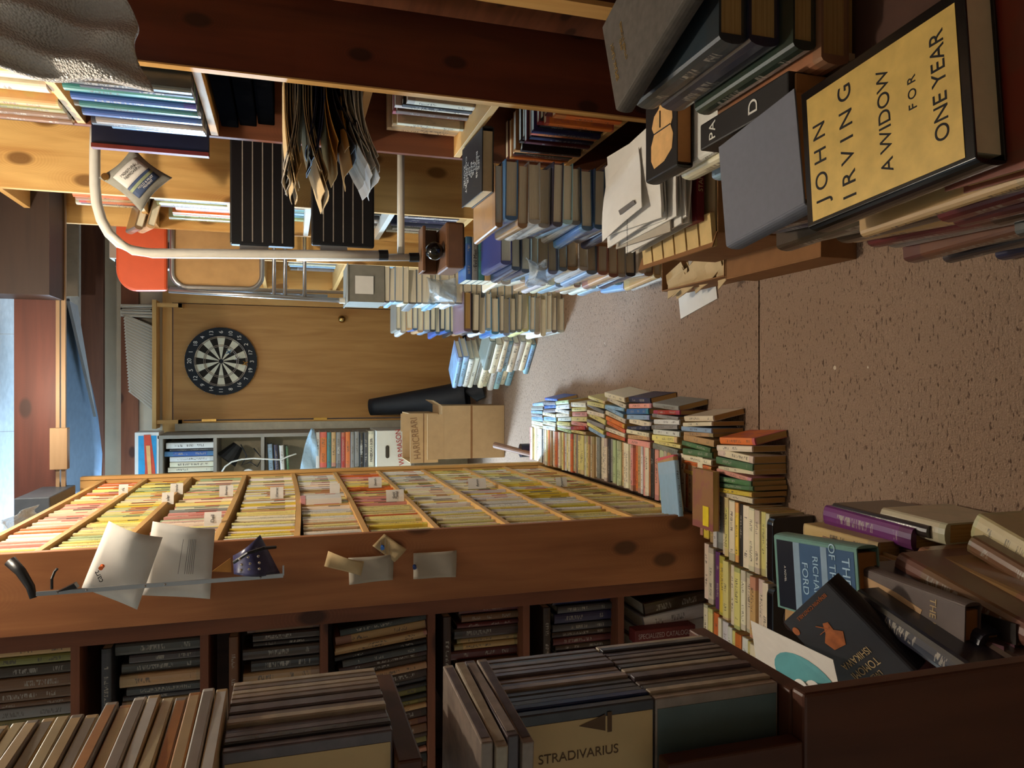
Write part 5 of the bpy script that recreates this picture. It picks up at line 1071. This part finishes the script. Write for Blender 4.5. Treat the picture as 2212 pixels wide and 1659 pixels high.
o, P_, r, u, n = hero('hardback_book', 'black hardback titled THREE LIVES OF TOMOMI ISHIKAWA with brown moth', (1975, 1455), (1862, 1528), (1763, 1279), (.40, .40, .47), .034, flat('charcoal_jacket', (40, 38, 42), .5), flat('black_edges', (20, 16, 16), .8))
BR = flat('rust_brown', (170, 96, 50), .5, .3, 0, .3, 60)
obj('moth_picture', MB().prism([P_(a_, b__, -.0003) for a_, b__ in ((.34, .60), (.46, .50), (.66, .52), (.70, .62), (.58, .68), (.50, .76), (.42, .74), (.44, .66))], n*.0005).tube([P_(.5, .7, -.001), P_(.62, .78, -.001)], .0008, 4).tube([P_(.46, .7, -.001), P_(.66, .70, -.001)], .0008, 4), BR, o)
for s_, sz_, vv in (('THREE', .016, .07), ('LIVES OF', .011, .155), ('TOMOMI', .017, .25), ('ISHIKAWA', .0155, .36)): text('title_lettering', s_, sz_, P_(.5, vv), r, u, PAPER_T, o, .0002)
text('author_lettering', 'BENJAMIN CONSTABLE', .0085, P_(.45, .93), r, u, BR, o, .0002); obj('round_emblem', MB().tube([P_(.94, .86, -.0002), P_(.94, .86, -.001)], .007, 16), BR, o)
o, P_, r, u, n = hero('hardback_book', 'brown hardback picturing a desert dune titled THE HIDE half buried', (2085, 1312), (2082, 1430), (1850, 1262), (.36, .36, .36), .03, flat('grey_brown_jacket', (104, 92, 88), .45), PGB)
obj('dune_picture', MB().prism([P_(a_, b__, -.0003) for a_, b__ in ((.1, .95), (.2, .6), (.35, .35), (.8, .42), (.95, .7), (.95, .95))], n*.0005), flat('dune_tan', (196, 160, 120), .5, .3, 0, .15, 20), o)
text('title_lettering', 'THE HIDE', .016, P_(.5, .26), r, u, PAPER_T, o, .0002)
cdp = thing('greeting_card', 'white card with teal sky and clouds propped in the heap', 'card', atZ(1700, 1420, .5))
q = [atZ(1622, 1340, .50), atZ(1742, 1390, .50), atZ(1860, 1500, .50), atZ(1712, 1535, .50)]
q = [atZ(1622, 1340, .47), atZ(1800, 1425, .47), atZ(1830, 1560, .50), atZ(1640, 1470, .52)]
gq = lambda u, v: q[0].lerp(q[1], u).lerp(q[3].lerp(q[2], u), v)
obj('sheet', MB().grid(gq, 6, 6, .001, (0, -.3, .9)), PAPER, cdp)
cc_ = [gq(.62+.36*math.cos(t_), .6+.38*math.sin(t_)) + V((0,-.0005,.0018)) for t_ in [math.pi*2*k/24 for k in range(24)]]
obj('teal_sky', MB().prism(cc_, (0, 0, .0004)), flat('teal_print', (84, 160, 168)), cdp)
cl_ = MB()
for (uu, vv, rr_) in ((.55, .85, .02), (.7, .82, .024), (.84, .86, .018), (.64, .92, .022)): p_ = gq(uu, vv)+V((0,-.0008,.003)); cl_.tube([p_, p_+V((0,0,.0006))], rr_, 20)
obj('cloud', cl_, PAPER, cdp)
# what carries the heap
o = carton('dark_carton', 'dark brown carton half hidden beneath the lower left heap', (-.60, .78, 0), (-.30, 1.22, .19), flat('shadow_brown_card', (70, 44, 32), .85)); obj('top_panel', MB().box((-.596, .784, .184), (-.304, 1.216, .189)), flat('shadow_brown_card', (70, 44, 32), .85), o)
pile(-.48, .985, .191, .328, ['dark brown', 'navy', 'black', 'tan'], '%s hardback, %s below the sea cover book', 'hardbacks below the sea cover book', pages=1, ts=(.03, .04))
pile(-.50, .77, .191, .33, ['dark brown', 'maroon', 'black'], '%s hardback, %s down near the cabinet side', 'hardbacks in the shadow of the cabinet', pages=1, ts=(.03, .04), L=(.2, .205))
# bags and boxes high on the left
simple('dark_binder_box', 'dark grey binder box on top of the narrow bookcase', 'box', MB().box((AX-.17, 2.95, AT+.001), (AX-.01, 3.28, AT+.11)), flat('slate_box', (70, 78, 88), .4), None, .004)
simple('plastic_bag', 'crinkled clear bag of brown objects beside the slate box', 'bag', MB().grid(lambda u, v: V((AX-.15+.13*u, 2.55+.3*v, AT+.012+.05*math.sin(math.pi*u)*math.sin(math.pi*v)+.008*math.sin(21*u+9*v))), 16, 20, .004, (0,0,1)), POLY, None, 0, True)
